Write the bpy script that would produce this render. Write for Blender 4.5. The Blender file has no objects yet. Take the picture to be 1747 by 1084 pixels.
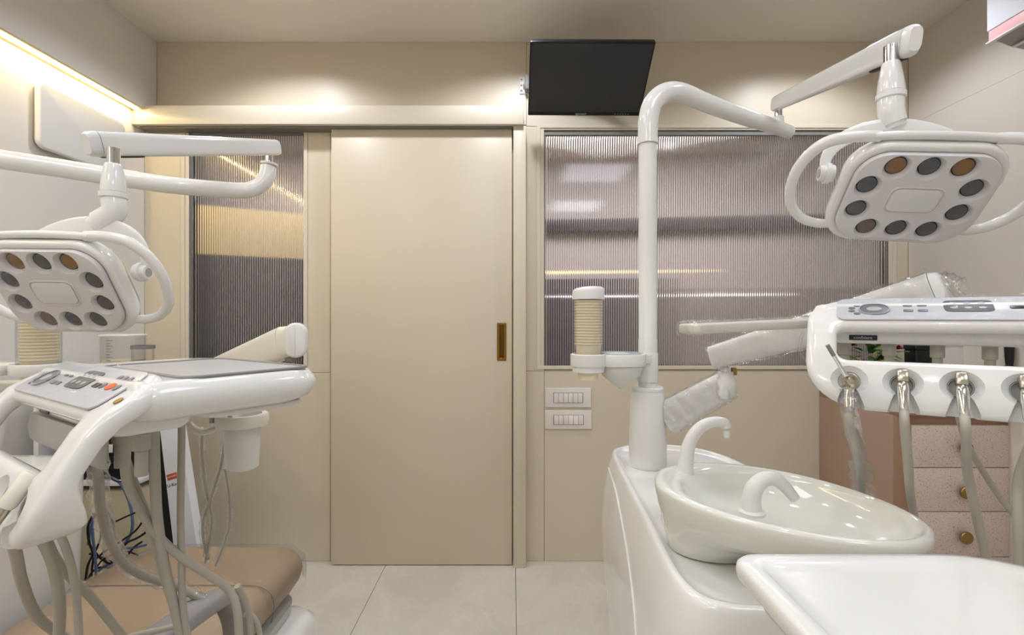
import bpy, bmesh, math, random
from math import sin, cos, pi, radians, sqrt
from mathutils import Vector, Matrix, Euler
random.seed(7)
C = bpy.context.scene.collection
sc = bpy.context.scene

# ------------------------------------------------------------------ camera, world, lights, exposure
F = 850.0                      # focal length in pixels of a 1747 px wide frame
EYE = 1.185
cam = bpy.data.cameras.new('camera'); camo = bpy.data.objects.new('camera', cam); C.objects.link(camo)
cam.sensor_width = 36.0; cam.lens = 36.0 * F / 1747.0; cam.clip_start = 0.02
camo.location = (0, 0, EYE); camo.rotation_euler = (pi / 2, 0, 0); sc.camera = camo
w = bpy.data.worlds.new('world'); sc.world = w; w.use_nodes = True
w.node_tree.nodes['Background'].inputs[0].default_value = (.97, .98, 1, 1)
w.node_tree.nodes['Background'].inputs[1].default_value = 0.3
sc.view_settings.view_transform = 'Standard'; sc.view_settings.look = 'None'
sc.view_settings.exposure = 0.04; sc.view_settings.gamma = 1.0
sc.view_settings.use_curve_mapping = False
sc.cycles.use_denoising = True
sc.cycles.max_bounces = 12; sc.cycles.transmission_bounces = 10; sc.cycles.transparent_max_bounces = 16
sc.cycles.caustics_reflective = False; sc.cycles.caustics_refractive = False
sc.cycles.sample_clamp_indirect = 6.0

CEIL = 2.524; BW = 2.42; XL = -1.785; XLU = -1.725; XR = 1.925; BACK = -1.9

def area(name, loc, size, power, col=(1, .96, .9), rot=(0, 0, 0), sy=None, shape=None):
    l = bpy.data.lights.new(name, 'AREA'); l.energy = power; l.color = col; l.size = size
    l.shape = shape or ('RECTANGLE' if sy else 'SQUARE')
    if sy: l.size_y = sy
    o = bpy.data.objects.new(name, l); C.objects.link(o); o.location = loc; o.rotation_euler = rot
    return o
def spot(name, loc, power, ang=115, blend=.9, r=.035, col=(1, .95, .87)):
    l = bpy.data.lights.new(name, 'SPOT'); l.energy = power; l.color = col; l.spot_size = radians(ang)
    l.spot_blend = blend; l.shadow_soft_size = r
    o = bpy.data.objects.new(name, l); C.objects.link(o); o.location = loc
    return o
FILL_PANELS = [(-1.0, .35), (.75, .35), (-1.0, -1.0), (.75, -1.0)]          # unseen square ceiling panels, added as main fill
for x, y in FILL_PANELS: area('ceiling_fill_light', (x, y, CEIL - .025), .56, 6 if y > 0 else 8.5, (.87, .92, 1))
DOWN = [(-1.03, 2.0), (.02, 2.0), (1.37, 2.0), (-.95, 1.1), (.08, 1.1), (1.2, 1.1), (-.1, .2), (-.1, -.9)]
for x, y in DOWN: spot('downlight_lamp', (x, y, CEIL - .012), 27 if y > 1.5 else 13, 150, .5, .05, (.89, .925, 1))
# unseen lamps added to light the corridor behind the fluted glass
area('corridor_fill', (-1.2, 3.2, CEIL - .008), .8, 16, (1, .98, .98))
area('corridor_fill', (1.0, 3.2, CEIL - .008), 1.6, 30, (1, .98, .98), sy=.9)

# ------------------------------------------------------------------ helpers
def P(px, py, s):
    """photo pixel + local scale in pixels per metre -> world point"""
    return Vector(((px - 873.5) / s, F / s, EYE - (py - 542.0) / s))
def srgb(r, g, b):
    f = lambda c: (c / 255) / 12.92 if c <= 10 else (((c / 255) + .055) / 1.055) ** 2.4
    return (f(r), f(g), f(b), 1)
MATS = {}
def mat(name, col, rough=.4, metal=0, coat=0, trans=0, ior=1.45, emit=None, es=0, spec=.5, var=0, vscale=8, bump=0, bscale=60, alpha=1, sub=0):
    m = bpy.data.materials.new(name); m.use_nodes = True; nt = m.node_tree; b = nt.nodes['Principled BSDF']
    b.inputs['Base Color'].default_value = col; b.inputs['Roughness'].default_value = rough
    b.inputs['Metallic'].default_value = metal; b.inputs['Coat Weight'].default_value = coat
    b.inputs['Coat Roughness'].default_value = .03
    b.inputs['Transmission Weight'].default_value = trans; b.inputs['IOR'].default_value = ior
    b.inputs['Specular IOR Level'].default_value = spec; b.inputs['Alpha'].default_value = alpha
    if emit: b.inputs['Emission Color'].default_value = emit; b.inputs['Emission Strength'].default_value = es
    if var or bump:
        tc = nt.nodes.new('ShaderNodeTexCoord')
    if var:
        n = nt.nodes.new('ShaderNodeTexNoise'); n.inputs['Scale'].default_value = vscale; n.inputs['Detail'].default_value = 6
        nt.links.new(tc.outputs['Object'], n.inputs['Vector'])
        mx = nt.nodes.new('ShaderNodeMixRGB'); mx.blend_type = 'MULTIPLY'; mx.inputs[1].default_value = col
        cr = nt.nodes.new('ShaderNodeValToRGB'); cr.color_ramp.elements[0].position = .3; cr.color_ramp.elements[1].position = .7
        cr.color_ramp.elements[0].color = (1 - var, 1 - var, 1 - var, 1); cr.color_ramp.elements[1].color = (1, 1, 1, 1)
        nt.links.new(n.outputs['Fac'], cr.inputs[0]); nt.links.new(cr.outputs[0], mx.inputs[2]); mx.inputs[0].default_value = 1
        nt.links.new(mx.outputs[0], b.inputs['Base Color'])
    if bump:
        n2 = nt.nodes.new('ShaderNodeTexNoise'); n2.inputs['Scale'].default_value = bscale; n2.inputs['Detail'].default_value = 4
        nt.links.new(tc.outputs['Object'], n2.inputs['Vector'])
        bp = nt.nodes.new('ShaderNodeBump'); bp.inputs['Strength'].default_value = bump; bp.inputs['Distance'].default_value = .002
        nt.links.new(n2.outputs['Fac'], bp.inputs['Height']); nt.links.new(bp.outputs[0], b.inputs['Normal'])
    MATS[name] = m; return m
mat('white_gloss', srgb(232, 231, 228), .14, coat=.35, var=.015, vscale=3)
mat('white_satin', srgb(229, 228, 225), .3, var=.015, vscale=3)
mat('ceramic', srgb(228, 228, 220), .07, coat=.6, var=.01, vscale=3)
mat('cream_plastic', srgb(228, 224, 210), .3)
mat('seam_dark', srgb(120, 116, 108), .5)
mat('grey_insert', srgb(168, 166, 163), .35)
mat('panel_grey', srgb(196, 197, 202), .25, coat=.3)
mat('button_grey', srgb(112, 114, 120), .35)
mat('button_ring', srgb(172, 174, 178), .3)
mat('lcd', srgb(96, 96, 100), .4)
mat('orange', srgb(232, 96, 48), .4)
mat('mat_grey', srgb(172, 171, 171), .42)
mat('mat_edge', srgb(132, 130, 128), .45)
mat('chrome', (.78, .78, .78, 1), .09, metal=1)
mat('nickel', srgb(196, 190, 172), .22, metal=1)
mat('brass', srgb(166, 138, 84), .38, metal=1)
mat('bronze', srgb(150, 112, 48), .35, metal=1)
mat('bronze_dark', srgb(96, 66, 20), .45, metal=.6)
mat('hose_grey', srgb(176, 172, 160), .42, var=.04, vscale=20)
mat('black_plastic', srgb(22, 22, 24), .35)
mat('screen', srgb(40, 40, 44), .3, coat=.35)
mat('bezel', srgb(16, 16, 18), .25)
mat('blue_cable', srgb(86, 108, 138), .4)
mat('cardboard', srgb(196, 184, 156), .7, var=.08)
mat('wall_left_paint', srgb(226, 222, 217), .4, var=.015, vscale=2)
mat('wall_beige', srgb(212, 201, 180), .38, var=.02, vscale=2)
mat('door_beige', srgb(210, 199, 178), .38, var=.02, vscale=2)
mat('frame_beige', srgb(214, 205, 188), .3)
mat('wall_right_lam', srgb(214, 206, 196), .36, var=.02, vscale=2)
mat('ceiling_paint', srgb(232, 225, 214), .3, var=.01, vscale=2)
mat('cup_paper', srgb(240, 229, 200), .55)
mat('red_brown_lam', srgb(174, 146, 128), .4, var=.05, vscale=4)
mat('strip_lam', srgb(160, 126, 104), .4)
mat('switch_white', srgb(224, 218, 210), .25)
mat('switch_whiter', srgb(236, 228, 226), .2)  # slightly whiter plastic for single rockers
mat('leatherette', srgb(160, 139, 117), .4, var=.08, vscale=4, bump=.25, bscale=260)
mat('arm_grey', srgb(150, 146, 146), .45)
mat('arm_grey_dark', srgb(124, 118, 112), .45)
mat('base_grey', srgb(186, 184, 180), .3)
mat('clear', (1, 1, 1, 1), .03, trans=1, ior=1.2)
mat('frosted', srgb(240, 239, 233), .35, trans=.15, ior=1.2)
mat('pink_band', srgb(226, 178, 180), .3)
mat('ac_white', srgb(224, 226, 232), .2, coat=.3)
mat('ac_grey', srgb(170, 164, 164), .35)
mat('leaf', srgb(70, 112, 48), .5, var=.3, vscale=30)
mat('leaf_pale', srgb(170, 176, 90), .5)
mat('flower_red', srgb(176, 40, 52), .5)
mat('flower_pink', srgb(150, 40, 70), .5)
mat('pot_white', srgb(222, 216, 214), .3)
mat('concrete', srgb(150, 140, 125), .8)
mat('text_dark', srgb(60, 60, 70), .5)
mat('text_light', srgb(190, 190, 190), .4)
mat('label_red', srgb(188, 84, 52), .5)
mat('liquid', srgb(206, 196, 168), .3)
mat('corridor_wall', srgb(214, 206, 206), .6)
mat('corridor_dark', srgb(84, 80, 84), .6)
mat('corridor_mid', srgb(178, 168, 168), .6)
mat('corridor_cream', srgb(226, 206, 160), .5)
mat('warm_led', (1, .8, .4, 1), .5, emit=(1, .80, .44, 1), es=48)
mat('warm_streak', (1, .8, .4, 1), .5, emit=(1, .82, .48, 1), es=1.5)
mat('cool_streak', (1, 1, 1, 1), .5, emit=(1, .96, .95, 1), es=2.4)
mat('lamp_disc', (1, 1, 1, 1), .5, emit=(1, .95, .88, 1), es=6)
mat('led_profile', srgb(226, 206, 150), .3)
# fluted glass
fg = mat('fluted_glass', srgb(232, 229, 230), .06, trans=1, ior=1.5)
# thin crinkled plastic film
def film(name, refl, tint=(1, 1, 1, 1), bumpS=.8, sc_=45, rough=.08, mul=.32):
    m = bpy.data.materials.new(name); m.use_nodes = True; nt = m.node_tree; nt.nodes.clear()
    out = nt.nodes.new('ShaderNodeOutputMaterial'); mix = nt.nodes.new('ShaderNodeMixShader')
    tr = nt.nodes.new('ShaderNodeBsdfTransparent'); tr.inputs[0].default_value = tint
    gl = nt.nodes.new('ShaderNodeBsdfGlossy'); gl.inputs['Roughness'].default_value = rough
    lw = nt.nodes.new('ShaderNodeLayerWeight'); lw.inputs[0].default_value = .22
    ma = nt.nodes.new('ShaderNodeMath'); ma.operation = 'MULTIPLY_ADD'; ma.inputs[1].default_value = mul; ma.inputs[2].default_value = refl
    tc = nt.nodes.new('ShaderNodeTexCoord'); n = nt.nodes.new('ShaderNodeTexNoise'); n.inputs['Scale'].default_value = sc_; n.inputs['Detail'].default_value = 3
    bp = nt.nodes.new('ShaderNodeBump'); bp.inputs['Strength'].default_value = bumpS; bp.inputs['Distance'].default_value = .004
    L = nt.links.new
    L(tc.outputs['Object'], n.inputs['Vector']); L(n.outputs['Fac'], bp.inputs['Height'])
    L(bp.outputs[0], gl.inputs['Normal']); L(bp.outputs[0], lw.inputs['Normal'])
    L(lw.outputs['Fresnel'], ma.inputs[0]); L(ma.outputs[0], mix.inputs[0]); L(tr.outputs[0], mix.inputs[1]); L(gl.outputs[0], mix.inputs[2])
    L(mix.outputs[0], out.inputs[0]); MATS[name] = m; return m
film('film', .09, (1, 1, 1, 1), 1.1, 55, .06, .42); film('film_soft', .02, (.985, .985, .98, 1), .2, 14, .15); film('film_clear', .01, (1, 1, 1, 1), .1, 12, .06, .12)
# floor tile: pale veined stone
def floor_mat():
    m = mat('floor_tile', srgb(200, 194, 180), .3); nt = m.node_tree; b = nt.nodes['Principled BSDF']
    g = nt.nodes.new('ShaderNodeNewGeometry'); n = nt.nodes.new('ShaderNodeTexNoise'); n.inputs['Scale'].default_value = 3.2; n.inputs['Detail'].default_value = 9; n.inputs['Roughness'].default_value = .68
    n.inputs['Distortion'].default_value = .5
    n2 = nt.nodes.new('ShaderNodeTexNoise'); n2.inputs['Scale'].default_value = 2.3; n2.inputs['Detail'].default_value = 5; n2.inputs['Distortion'].default_value = 1.2
    cr = nt.nodes.new('ShaderNodeValToRGB'); e = cr.color_ramp.elements
    e[0].position = .3; e[0].color = srgb(196, 190, 178); e[1].position = .72; e[1].color = srgb(216, 211, 202)
    vr = nt.nodes.new('ShaderNodeValToRGB'); v = vr.color_ramp.elements
    v[0].position = .488; v[0].color = (0, 0, 0, 1); v[1].position = .512; v[1].color = (0, 0, 0, 1); q = v.new(.5); q.color = (.22, .22, .22, 1)
    mx = nt.nodes.new('ShaderNodeMixRGB'); mx.inputs[2].default_value = srgb(224, 219, 210)
    L = nt.links.new
    L(g.outputs['Position'], n.inputs['Vector']); L(g.outputs['Position'], n2.inputs['Vector']); L(n.outputs['Fac'], cr.inputs[0]); L(n2.outputs['Fac'], vr.inputs[0])
    L(vr.outputs[0], mx.inputs[0]); L(cr.outputs[0], mx.inputs[1]); L(mx.outputs[0], b.inputs['Base Color'])
floor_mat()
def speck_mat():
    m = mat('speckled_lam', srgb(212, 192, 178), .5); nt = m.node_tree; b = nt.nodes['Principled BSDF']
    tc = nt.nodes.new('ShaderNodeTexCoord'); n = nt.nodes.new('ShaderNodeTexNoise'); n.inputs['Scale'].default_value = 190; n.inputs['Detail'].default_value = 2
    cr = nt.nodes.new('ShaderNodeValToRGB'); e = cr.color_ramp.elements
    e[0].position = .3; e[0].color = srgb(168, 148, 134); e[1].position = .44; e[1].color = srgb(216, 198, 186)
    nt.links.new(tc.outputs['Object'], n.inputs['Vector']); nt.links.new(n.outputs['Fac'], cr.inputs[0]); nt.links.new(cr.outputs[0], b.inputs['Base Color'])
speck_mat()

def mesh_obj(name, verts, faces, m, parent=None, smooth=None):
    me = bpy.data.meshes.new(name); me.from_pydata([tuple(v) for v in verts], [], faces); me.update()
    return finish(name, me, m, parent, smooth)
def finish(name, me, m, parent=None, smooth=None):
    bm = bmesh.new(); bm.from_mesh(me); bmesh.ops.recalc_face_normals(bm, faces=bm.faces); bm.to_mesh(me); bm.free()
    if smooth is not None:
        me.polygons.foreach_set('use_smooth', [True] * len(me.polygons))
        me.set_sharp_from_angle(angle=radians(smooth))
    me.materials.append(MATS[m])
    o = bpy.data.objects.new(name, me); C.objects.link(o)
    if parent: o.parent = parent
    return o
def bmo(name, bm, m, parent=None, smooth=None):
    me = bpy.data.meshes.new(name); bm.to_mesh(me); bm.free()
    return finish(name, me, m, parent, smooth)
def tag(o, label=None, cat=None, group=None, kind=None):
    if label: o['label'] = label
    if cat: o['category'] = cat
    if group: o['group'] = group
    if kind: o['kind'] = kind
    return o
def thing(name, label, cat, loc=(0, 0, 0), rz=0, group=None):
    o = bpy.data.objects.new(name, None); C.objects.link(o); o.location = loc; o.rotation_euler = (0, 0, rz)
    o.empty_display_size = .05
    tag(o, label, cat, group); o['off'] = 0; del o['off']
    return o
def box_bm(x0, x1, y0, y1, z0, z1, bev=0, seg=2, M=None, bm=None):
    own = bm is None; b2 = bmesh.new()
    bmesh.ops.create_cube(b2, size=1)
    for v in b2.verts: v.co = Vector(((x0 + x1) / 2 + v.co.x * (x1 - x0), (y0 + y1) / 2 + v.co.y * (y1 - y0), (z0 + z1) / 2 + v.co.z * (z1 - z0)))
    if bev: bmesh.ops.bevel(b2, geom=b2.edges[:], offset=bev, segments=seg, profile=.5, affect='EDGES')
    if M: bmesh.ops.transform(b2, matrix=M, verts=b2.verts)
    if own: return b2
    me = bpy.data.meshes.new('t'); b2.to_mesh(me); b2.free(); bm.from_mesh(me); bpy.data.meshes.remove(me); return bm
def box(name, x0, x1, y0, y1, z0, z1, m, parent=None, bev=0, seg=2, M=None):
    return bmo(name, box_bm(x0, x1, y0, y1, z0, z1, bev, seg, M), m, parent, 40 if bev else None)
def catmull(pts, n=6):
    out = []; k = len(pts)
    for i in range(k - 1):
        p0 = pts[max(i - 1, 0)]; p1 = pts[i]; p2 = pts[i + 1]; p3 = pts[min(i + 2, k - 1)]
        for j in range(n):
            t = j / n
            out.append([.5 * ((2 * b) + (-a + c) * t + (2 * a - 5 * b + 4 * c - d) * t * t + (-a + 3 * b - 3 * c + d) * t ** 3) for a, b, c, d in zip(p0, p1, p2, p3)])
    out.append(list(pts[-1])); return out
def circ(n=14, rx=1, ry=1, e=2):
    o = []
    for i in range(n):
        a = 2 * pi * i / n; c, s_ = cos(a), sin(a)
        o.append((rx * math.copysign(abs(c) ** (2 / e), c), ry * math.copysign(abs(s_) ** (2 / e), s_)))
    return o
def tube_geo(pts, rad, sec=None, n=6, up=None, smoothp=True, flat_end=True):
    """pts: list of Vectors; rad: number or list. sec: unit cross-section. Returns verts, faces"""
    if not isinstance(rad, (list, tuple)): rad = [rad] * len(pts)
    q = [list(p) + [r] for p, r in zip(pts, rad)]
    if smoothp and len(q) > 2: q = catmull(q, n)
    Ps = [Vector(a[:3]) for a in q]; R = [a[3] for a in q]
    sec = sec or circ(14); V = []; Fc = []; m = len(sec)
    t0 = (Ps[1] - Ps[0]).normalized()
    u_ = Vector(up) if up else (Vector((0, 0, 1)) if abs(t0.z) < .9 else Vector((0, 1, 0)))
    nrm = (u_ - t0 * u_.dot(t0)).normalized()
    for i, p in enumerate(Ps):
        t = (Ps[min(i + 1, len(Ps) - 1)] - Ps[max(i - 1, 0)]).normalized()
        if up: nrm = Vector(up)
        nrm = (nrm - t * nrm.dot(t)).normalized(); b = t.cross(nrm).normalized()
        for (x, y) in sec: V.append(p + b * (x * R[i]) + nrm * (y * R[i]))
    for i in range(len(Ps) - 1):
        for j in range(m): Fc.append((i * m + j, i * m + (j + 1) % m, (i + 1) * m + (j + 1) % m, (i + 1) * m + j))
    Fc.append(tuple(range(m))[::-1]); Fc.append(tuple((len(Ps) - 1) * m + j for j in range(m)))
    return V, Fc
def tube(name, pts, rad, m, parent=None, sec=None, n=6, up=None, smoothp=True, smooth=50):
    V, Fc = tube_geo(pts, rad, sec, n, up, smoothp); return mesh_obj(name, V, Fc, m, parent, smooth)
def lathe_geo(prof, n=28, M=None):
    V = []; Fc = []; k = len(prof)
    for (r, z) in prof:
        for j in range(n): V.append(Vector((r * cos(2 * pi * j / n), r * sin(2 * pi * j / n), z)))
    for i in range(k - 1):
        for j in range(n): Fc.append((i * n + j, i * n + (j + 1) % n, (i + 1) * n + (j + 1) % n, (i + 1) * n + j))
    if prof[0][0] > 1e-6: Fc.append(tuple(range(n))[::-1])
    if prof[-1][0] > 1e-6: Fc.append(tuple((k - 1) * n + j for j in range(n)))
    if M: V = [M @ v for v in V]
    return V, Fc
def lathe(name, prof, m, parent=None, loc=(0, 0, 0), n=28, M=None, smooth=40):
    MM = Matrix.Translation(loc) @ (M or Matrix.Identity(4))
    V, Fc = lathe_geo(prof, n, MM)
    o = mesh_obj(name, V, Fc, m, parent, smooth); bm = bmesh.new(); bm.from_mesh(o.data)
    bmesh.ops.remove_doubles(bm, verts=bm.verts, dist=1e-6); bmesh.ops.recalc_face_normals(bm, faces=bm.faces); bm.to_mesh(o.data); bm.free()
    return o
def loft(name, rings, m, parent=None, caps=(True, True), smooth=50):
    """rings: lists of Vectors of equal length"""
    k = len(rings[0]); V = [v for r in rings for v in r]; Fc = []
    for i in range(len(rings) - 1):
        for j in range(k): Fc.append((i * k + j, i * k + (j + 1) % k, (i + 1) * k + (j + 1) % k, (i + 1) * k + j))
    if caps[0]: Fc.append(tuple(range(k))[::-1])
    if caps[1]: Fc.append(tuple((len(rings) - 1) * k + j for j in range(k)))
    return mesh_obj(name, V, Fc, m, parent, smooth)
def rrect(x0, x1, y0, y1, r, n=6, ns=1):
    """rounded rectangle, counter-clockwise; r one number or four (BL, BR, TR, TL); ns extra points along sides"""
    if not isinstance(r, (list, tuple)): r = [r] * 4
    cs = [(x0 + r[0], y0 + r[0], pi), (x1 - r[1], y0 + r[1], 1.5 * pi), (x1 - r[2], y1 - r[2], 0), (x0 + r[3], y1 - r[3], .5 * pi)]
    arcs = [[(cx + r[i] * cos(a0 + pi / 2 * j / n), cy + r[i] * sin(a0 + pi / 2 * j / n)) for j in range(n + 1)] for i, (cx, cy, a0) in enumerate(cs)]
    out = []
    for i in range(4):
        out += arcs[i]; a = arcs[i][-1]; b = arcs[(i + 1) % 4][0]
        for j in range(1, ns): t = j / ns; out.append((a[0] + (b[0] - a[0]) * t, a[1] + (b[1] - a[1]) * t))
    return out
def inset(poly, d):
    """move each point of a closed ccw loop inwards by d (approximate)"""
    o = []; k = len(poly)
    for i in range(k):
        a = Vector(poly[i - 1]).to_2d(); b = Vector(poly[(i + 1) % k]).to_2d(); t = (b - a)
        if t.length < 1e-9: o.append(poly[i]); continue
        t.normalize(); o.append((poly[i][0] - t.y * d, poly[i][1] + t.x * d))
    return o
def shrink(poly, d):
    xs = [p[0] for p in poly]; ys = [p[1] for p in poly]; cx_ = (min(xs) + max(xs)) / 2; cy_ = (min(ys) + max(ys)) / 2; hx = (max(xs) - min(xs)) / 2; hy = (max(ys) - min(ys)) / 2
    return [(cx_ + (x - cx_) * (1 - d / hx), cy_ + (y - cy_) * (1 - d / hy)) for x, y in poly]
def zring(poly, z): return [Vector((x, y, z)) for x, y in poly]
def slab(name, poly, z0, z1, m, parent=None, e=.003, M=None, steps=3):
    rings = [zring(inset(poly, e), z0)]
    for j in range(steps + 1): a = pi / 2 * j / steps; rings.append(zring(inset(poly, e * (1 - sin(a))), z0 + e * (1 - cos(a))))
    for j in range(steps + 1): a = pi / 2 * j / steps; rings.append(zring(inset(poly, e * (1 - cos(a))), z1 - e * (1 - sin(a))))
    rings = rings[1:]
    if M: rings = [[M @ v for v in r] for r in rings]
    return loft(name, rings, m, parent)
def merge(name, geos, m, parent=None, smooth=50):
    V = []; Fc = []
    for v, f in geos:
        o = len(V); V += v; Fc += [tuple(i + o for i in q) for q in f]
    return mesh_obj(name, V, Fc, m, parent, smooth)
def boolean(o, cutters, op='DIFFERENCE'):
    for c in cutters:
        md = o.modifiers.new('b', 'BOOLEAN'); md.object = c; md.operation = op; md.solver = 'EXACT'
    bpy.context.view_layer.update()
    dg = bpy.context.evaluated_depsgraph_get(); me = bpy.data.meshes.new_from_object(o.evaluated_get(dg))
    old = o.data; o.modifiers.clear(); mats = [m for m in old.materials]; o.data = me
    me.materials.clear()
    for m in mats[:1]: me.materials.append(m)
    me.polygons.foreach_set('material_index', [0] * len(me.polygons))
    for c in cutters: bpy.data.objects.remove(c)
    me.polygons.foreach_set('use_smooth', [True] * len(me.polygons)); me.set_sharp_from_angle(angle=radians(35))
    return o
def text_obj(name, body, size, m, parent, M, ext=.0003):
    cu = bpy.data.curves.new(name, 'FONT'); cu.body = body; cu.size = size; cu.extrude = ext; cu.align_x = 'CENTER'; cu.align_y = 'CENTER'
    o = bpy.data.objects.new(name, cu); C.objects.link(o)
    dg = bpy.context.evaluated_depsgraph_get(); me = bpy.data.meshes.new_from_object(o.evaluated_get(dg)); bpy.data.objects.remove(o)
    me.transform(M); me.materials.clear(); me.materials.append(MATS[m])
    o = bpy.data.objects.new(name, me); C.objects.link(o); o.parent = parent; return o
def struct(o): o['kind'] = 'structure'; return o
def grp(name):
    o = bpy.data.objects.new(name, None); C.objects.link(o); o['kind'] = 'structure'; return o

# ------------------------------------------------------------------ the room
fl = grp('floor')
box('screed', -3, 3, BACK, 4.6, -.06, -.010, 'concrete', fl)
tj = [-.6035 - .62 * k for k in range(3)][::-1] + [.0165, .6365, 1.2565, 1.8765]
tj = [-2.4635 + .62 * k for k in range(9)]
tile_me = None
for i in range(len(tj) - 1):
    x0 = max(tj[i], -2.2); x1 = min(tj[i + 1], 2.3)
    for k in range(-2, 2):
        y0 = BACK + .0 if k == -2 else .12 + 1.2 * k; y1 = .12 + 1.2 * (k + 1)
        if k == -2: y0 = BACK
        y1 = min(y1, BW + .03)
        if y1 - y0 > .05: box('tile', x0 + .001, x1 - .001, y0 + .001, y1 - .001, -.012, 0, 'floor_tile', fl, bev=.0006, seg=1)
box('corridor_floor', -4.0, 4.2, BW + .03, 4.6, -.012, 0, 'floor_tile', fl)
box('corridor_ceiling', -4.0, 4.2, BW + .1, 4.6, CEIL + .0005, CEIL + .08, 'ceiling_paint', cg) if (cg := grp('ceiling_corridor')) else None
struct(box('ceiling', -2.2, 2.3, BACK, BW + .0995, CEIL, CEIL + .08, 'ceiling_paint'))

# window openings
W1 = (-1.571, -.9986, .93, 2.10); W2 = (.156, 1.832, .945, 2.097)
wb = grp('wall_back')
def wallseg(x0, x1, z0, z1): box('wall_core', x0, x1, BW + .008, BW + .09, z0, z1, 'wall_beige', wb)
wallseg(-1.9, 2.1, 0, W1[2]); wallseg(-1.9, 2.1, W2[3], CEIL); wallseg(-1.9, W1[0], W1[2], W2[3]); wallseg(W1[1], W2[0], W1[2], W2[3]); wallseg(W2[1], 2.1, W2[2], W2[3])
def wpanel(x0, x1, z0, z1): box('wall_panel', x0 + .0008, x1 - .0008, BW, BW + .009, z0 + .0008, z1 - .0008, 'wall_beige', wb, bev=.0007, seg=1)
PX = [XL, W1[0] - .034, W1[1] + .006, -.882]
wpanel(XL, W1[0] - .036, 0, 2.12); wpanel(W1[0] - .036, -.882, 0, .918); wpanel(W1[1] + .006, -.882, .918, 2.12)
wpanel(-.882, .064, 0, 2.12); wpanel(.064, W2[0] - .0, .925, 2.115); wpanel(.064, W2[0], 0, .925); wpanel(W2[0], 1.925, 0, .925); wpanel(W2[1] + .036, 1.925, .925, 2.115)
wpanel(XLU, .07, 2.12, CEIL); wpanel(.07, 1.925, 2.115, CEIL)
# left wall, bulkhead with the LED profile, right wall, rear wall
struct(box('wall_left', XL - .1, XL, BACK, BW, 0, 2.165, 'wall_left_paint'))
bh = grp('trim_1')
box('bulkhead', XL - .1, XLU, BACK, BW, 2.165, CEIL, 'wall_left_paint', bh)
wr = grp('wall_right')
box('wall_core', XR + .01, XR + .1, BACK, BW, 0, CEIL, 'wall_right_lam', wr)
for y0, y1 in ((BACK, -.6), (-.6, .9), (.9, BW)):
    for z0, z1 in ((0, .93), (.93, 2.117), (2.117, CEIL)):
        box('wall_panel', XR, XR + .012, y0 + .0003, y1 - .0003, z0 + .0003, z1 - .0003, 'wall_right_lam', wr, bev=.0004, seg=1)
struct(box('wall_rear', -1.9, 2.1, BACK - .1, BACK, 0, CEIL, 'wall_left_paint'))
led = thing('light_strip', 'long warm glowing LED strip under the bulkhead on the left wall', 'light strip', (XL + .03, .5, 2.16))
def rel(o, t): o.parent = t; o.matrix_parent_inverse = Matrix.Translation(-Vector(t.location)); return o
def box_rel(name, a, m, t, **k): o = box(name, *a, m, **k); me = o.data; me.transform((Matrix.Translation(t.location) @ Euler(t.rotation_euler).to_matrix().to_4x4()).inverted()); o.parent = t; return o
def adopt(o, t):
    """give a mesh built in world space to its thing"""
    o.data.transform((Matrix.Translation(t.location) @ Euler(t.rotation_euler).to_matrix().to_4x4()).inverted()); o.parent = t; return o
adopt(box('profile', XL + .001, XLU - .001, BACK + .02, BW - .09, 2.158, 2.1649, 'led_profile', bev=.001), led)
adopt(box('diffuser', XL + .028, XL + .046, BACK + .05, BW - .10, 2.154, 2.1579, 'warm_led', bev=.001), led)

# header over the sliding door
hd = grp('trim_2')
hp = rrect(XL + .001, .064, 0, 1, .001, 1)
box('header_board', XL + .0005, .053, 2.335, BW - .0005, 2.092, 2.180, 'frame_beige', hd, bev=.002)
box('track', XL + .02, .0, 2.36, BW - .001, 2.083, 2.0915, 'seam_dark', hd)
adopt_trim = grp('trim_3')
box('jamb', .006, .066, 2.355, BW - .0005, 0, 2.0915, 'door_beige', adopt_trim, bev=.002)
# sliding door
dr = grp('door_1')
box('leaf', -.862, .0, 2.377, 2.415, .004, 2.087, 'door_beige', dr, bev=.002)
tagp = lambda o, l: (o.__setitem__('label', l), o)[1]
hx0, hx1, hz0, hz1 = -.0716, -.0266, .979, 1.160
M_ = Matrix.Translation((0, 2.377, 0)) @ Matrix.Rotation(pi / 2, 4, 'X')
def frame_ring(name, x0, x1, y0, y1, wdt, z0, z1, m, parent, M, r=.003, e=.0012):
    o_ = rrect(x0, x1, y0, y1, r, 3); i_ = rrect(x0 + wdt, x1 - wdt, y0 + wdt, y1 - wdt, max(r - wdt, .0012), 3)
    rings = [zring(o_, z0), zring(o_, z1 - e), zring(inset(o_, e), z1), zring(inset(i_, -e), z1), zring(i_, z1 - e), zring(i_, z0)]
    rings = [[M @ v for v in q] for q in rings]; return loft(name, rings + [rings[0]], m, parent, (False, False), 35)
h1 = frame_ring('handle', hx0, hx1, hz0, hz1, .0115, 0, .0035, 'bronze', dr, M_)
tagp(h1, 'recessed bronze pull handle')
slab('handle_cup', rrect(hx0 + .011, hx1 - .011, hz0 + .011, hz1 - .011, .002, 2), .0002, .001, 'bronze_dark', h1, .0003, M_)

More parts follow.
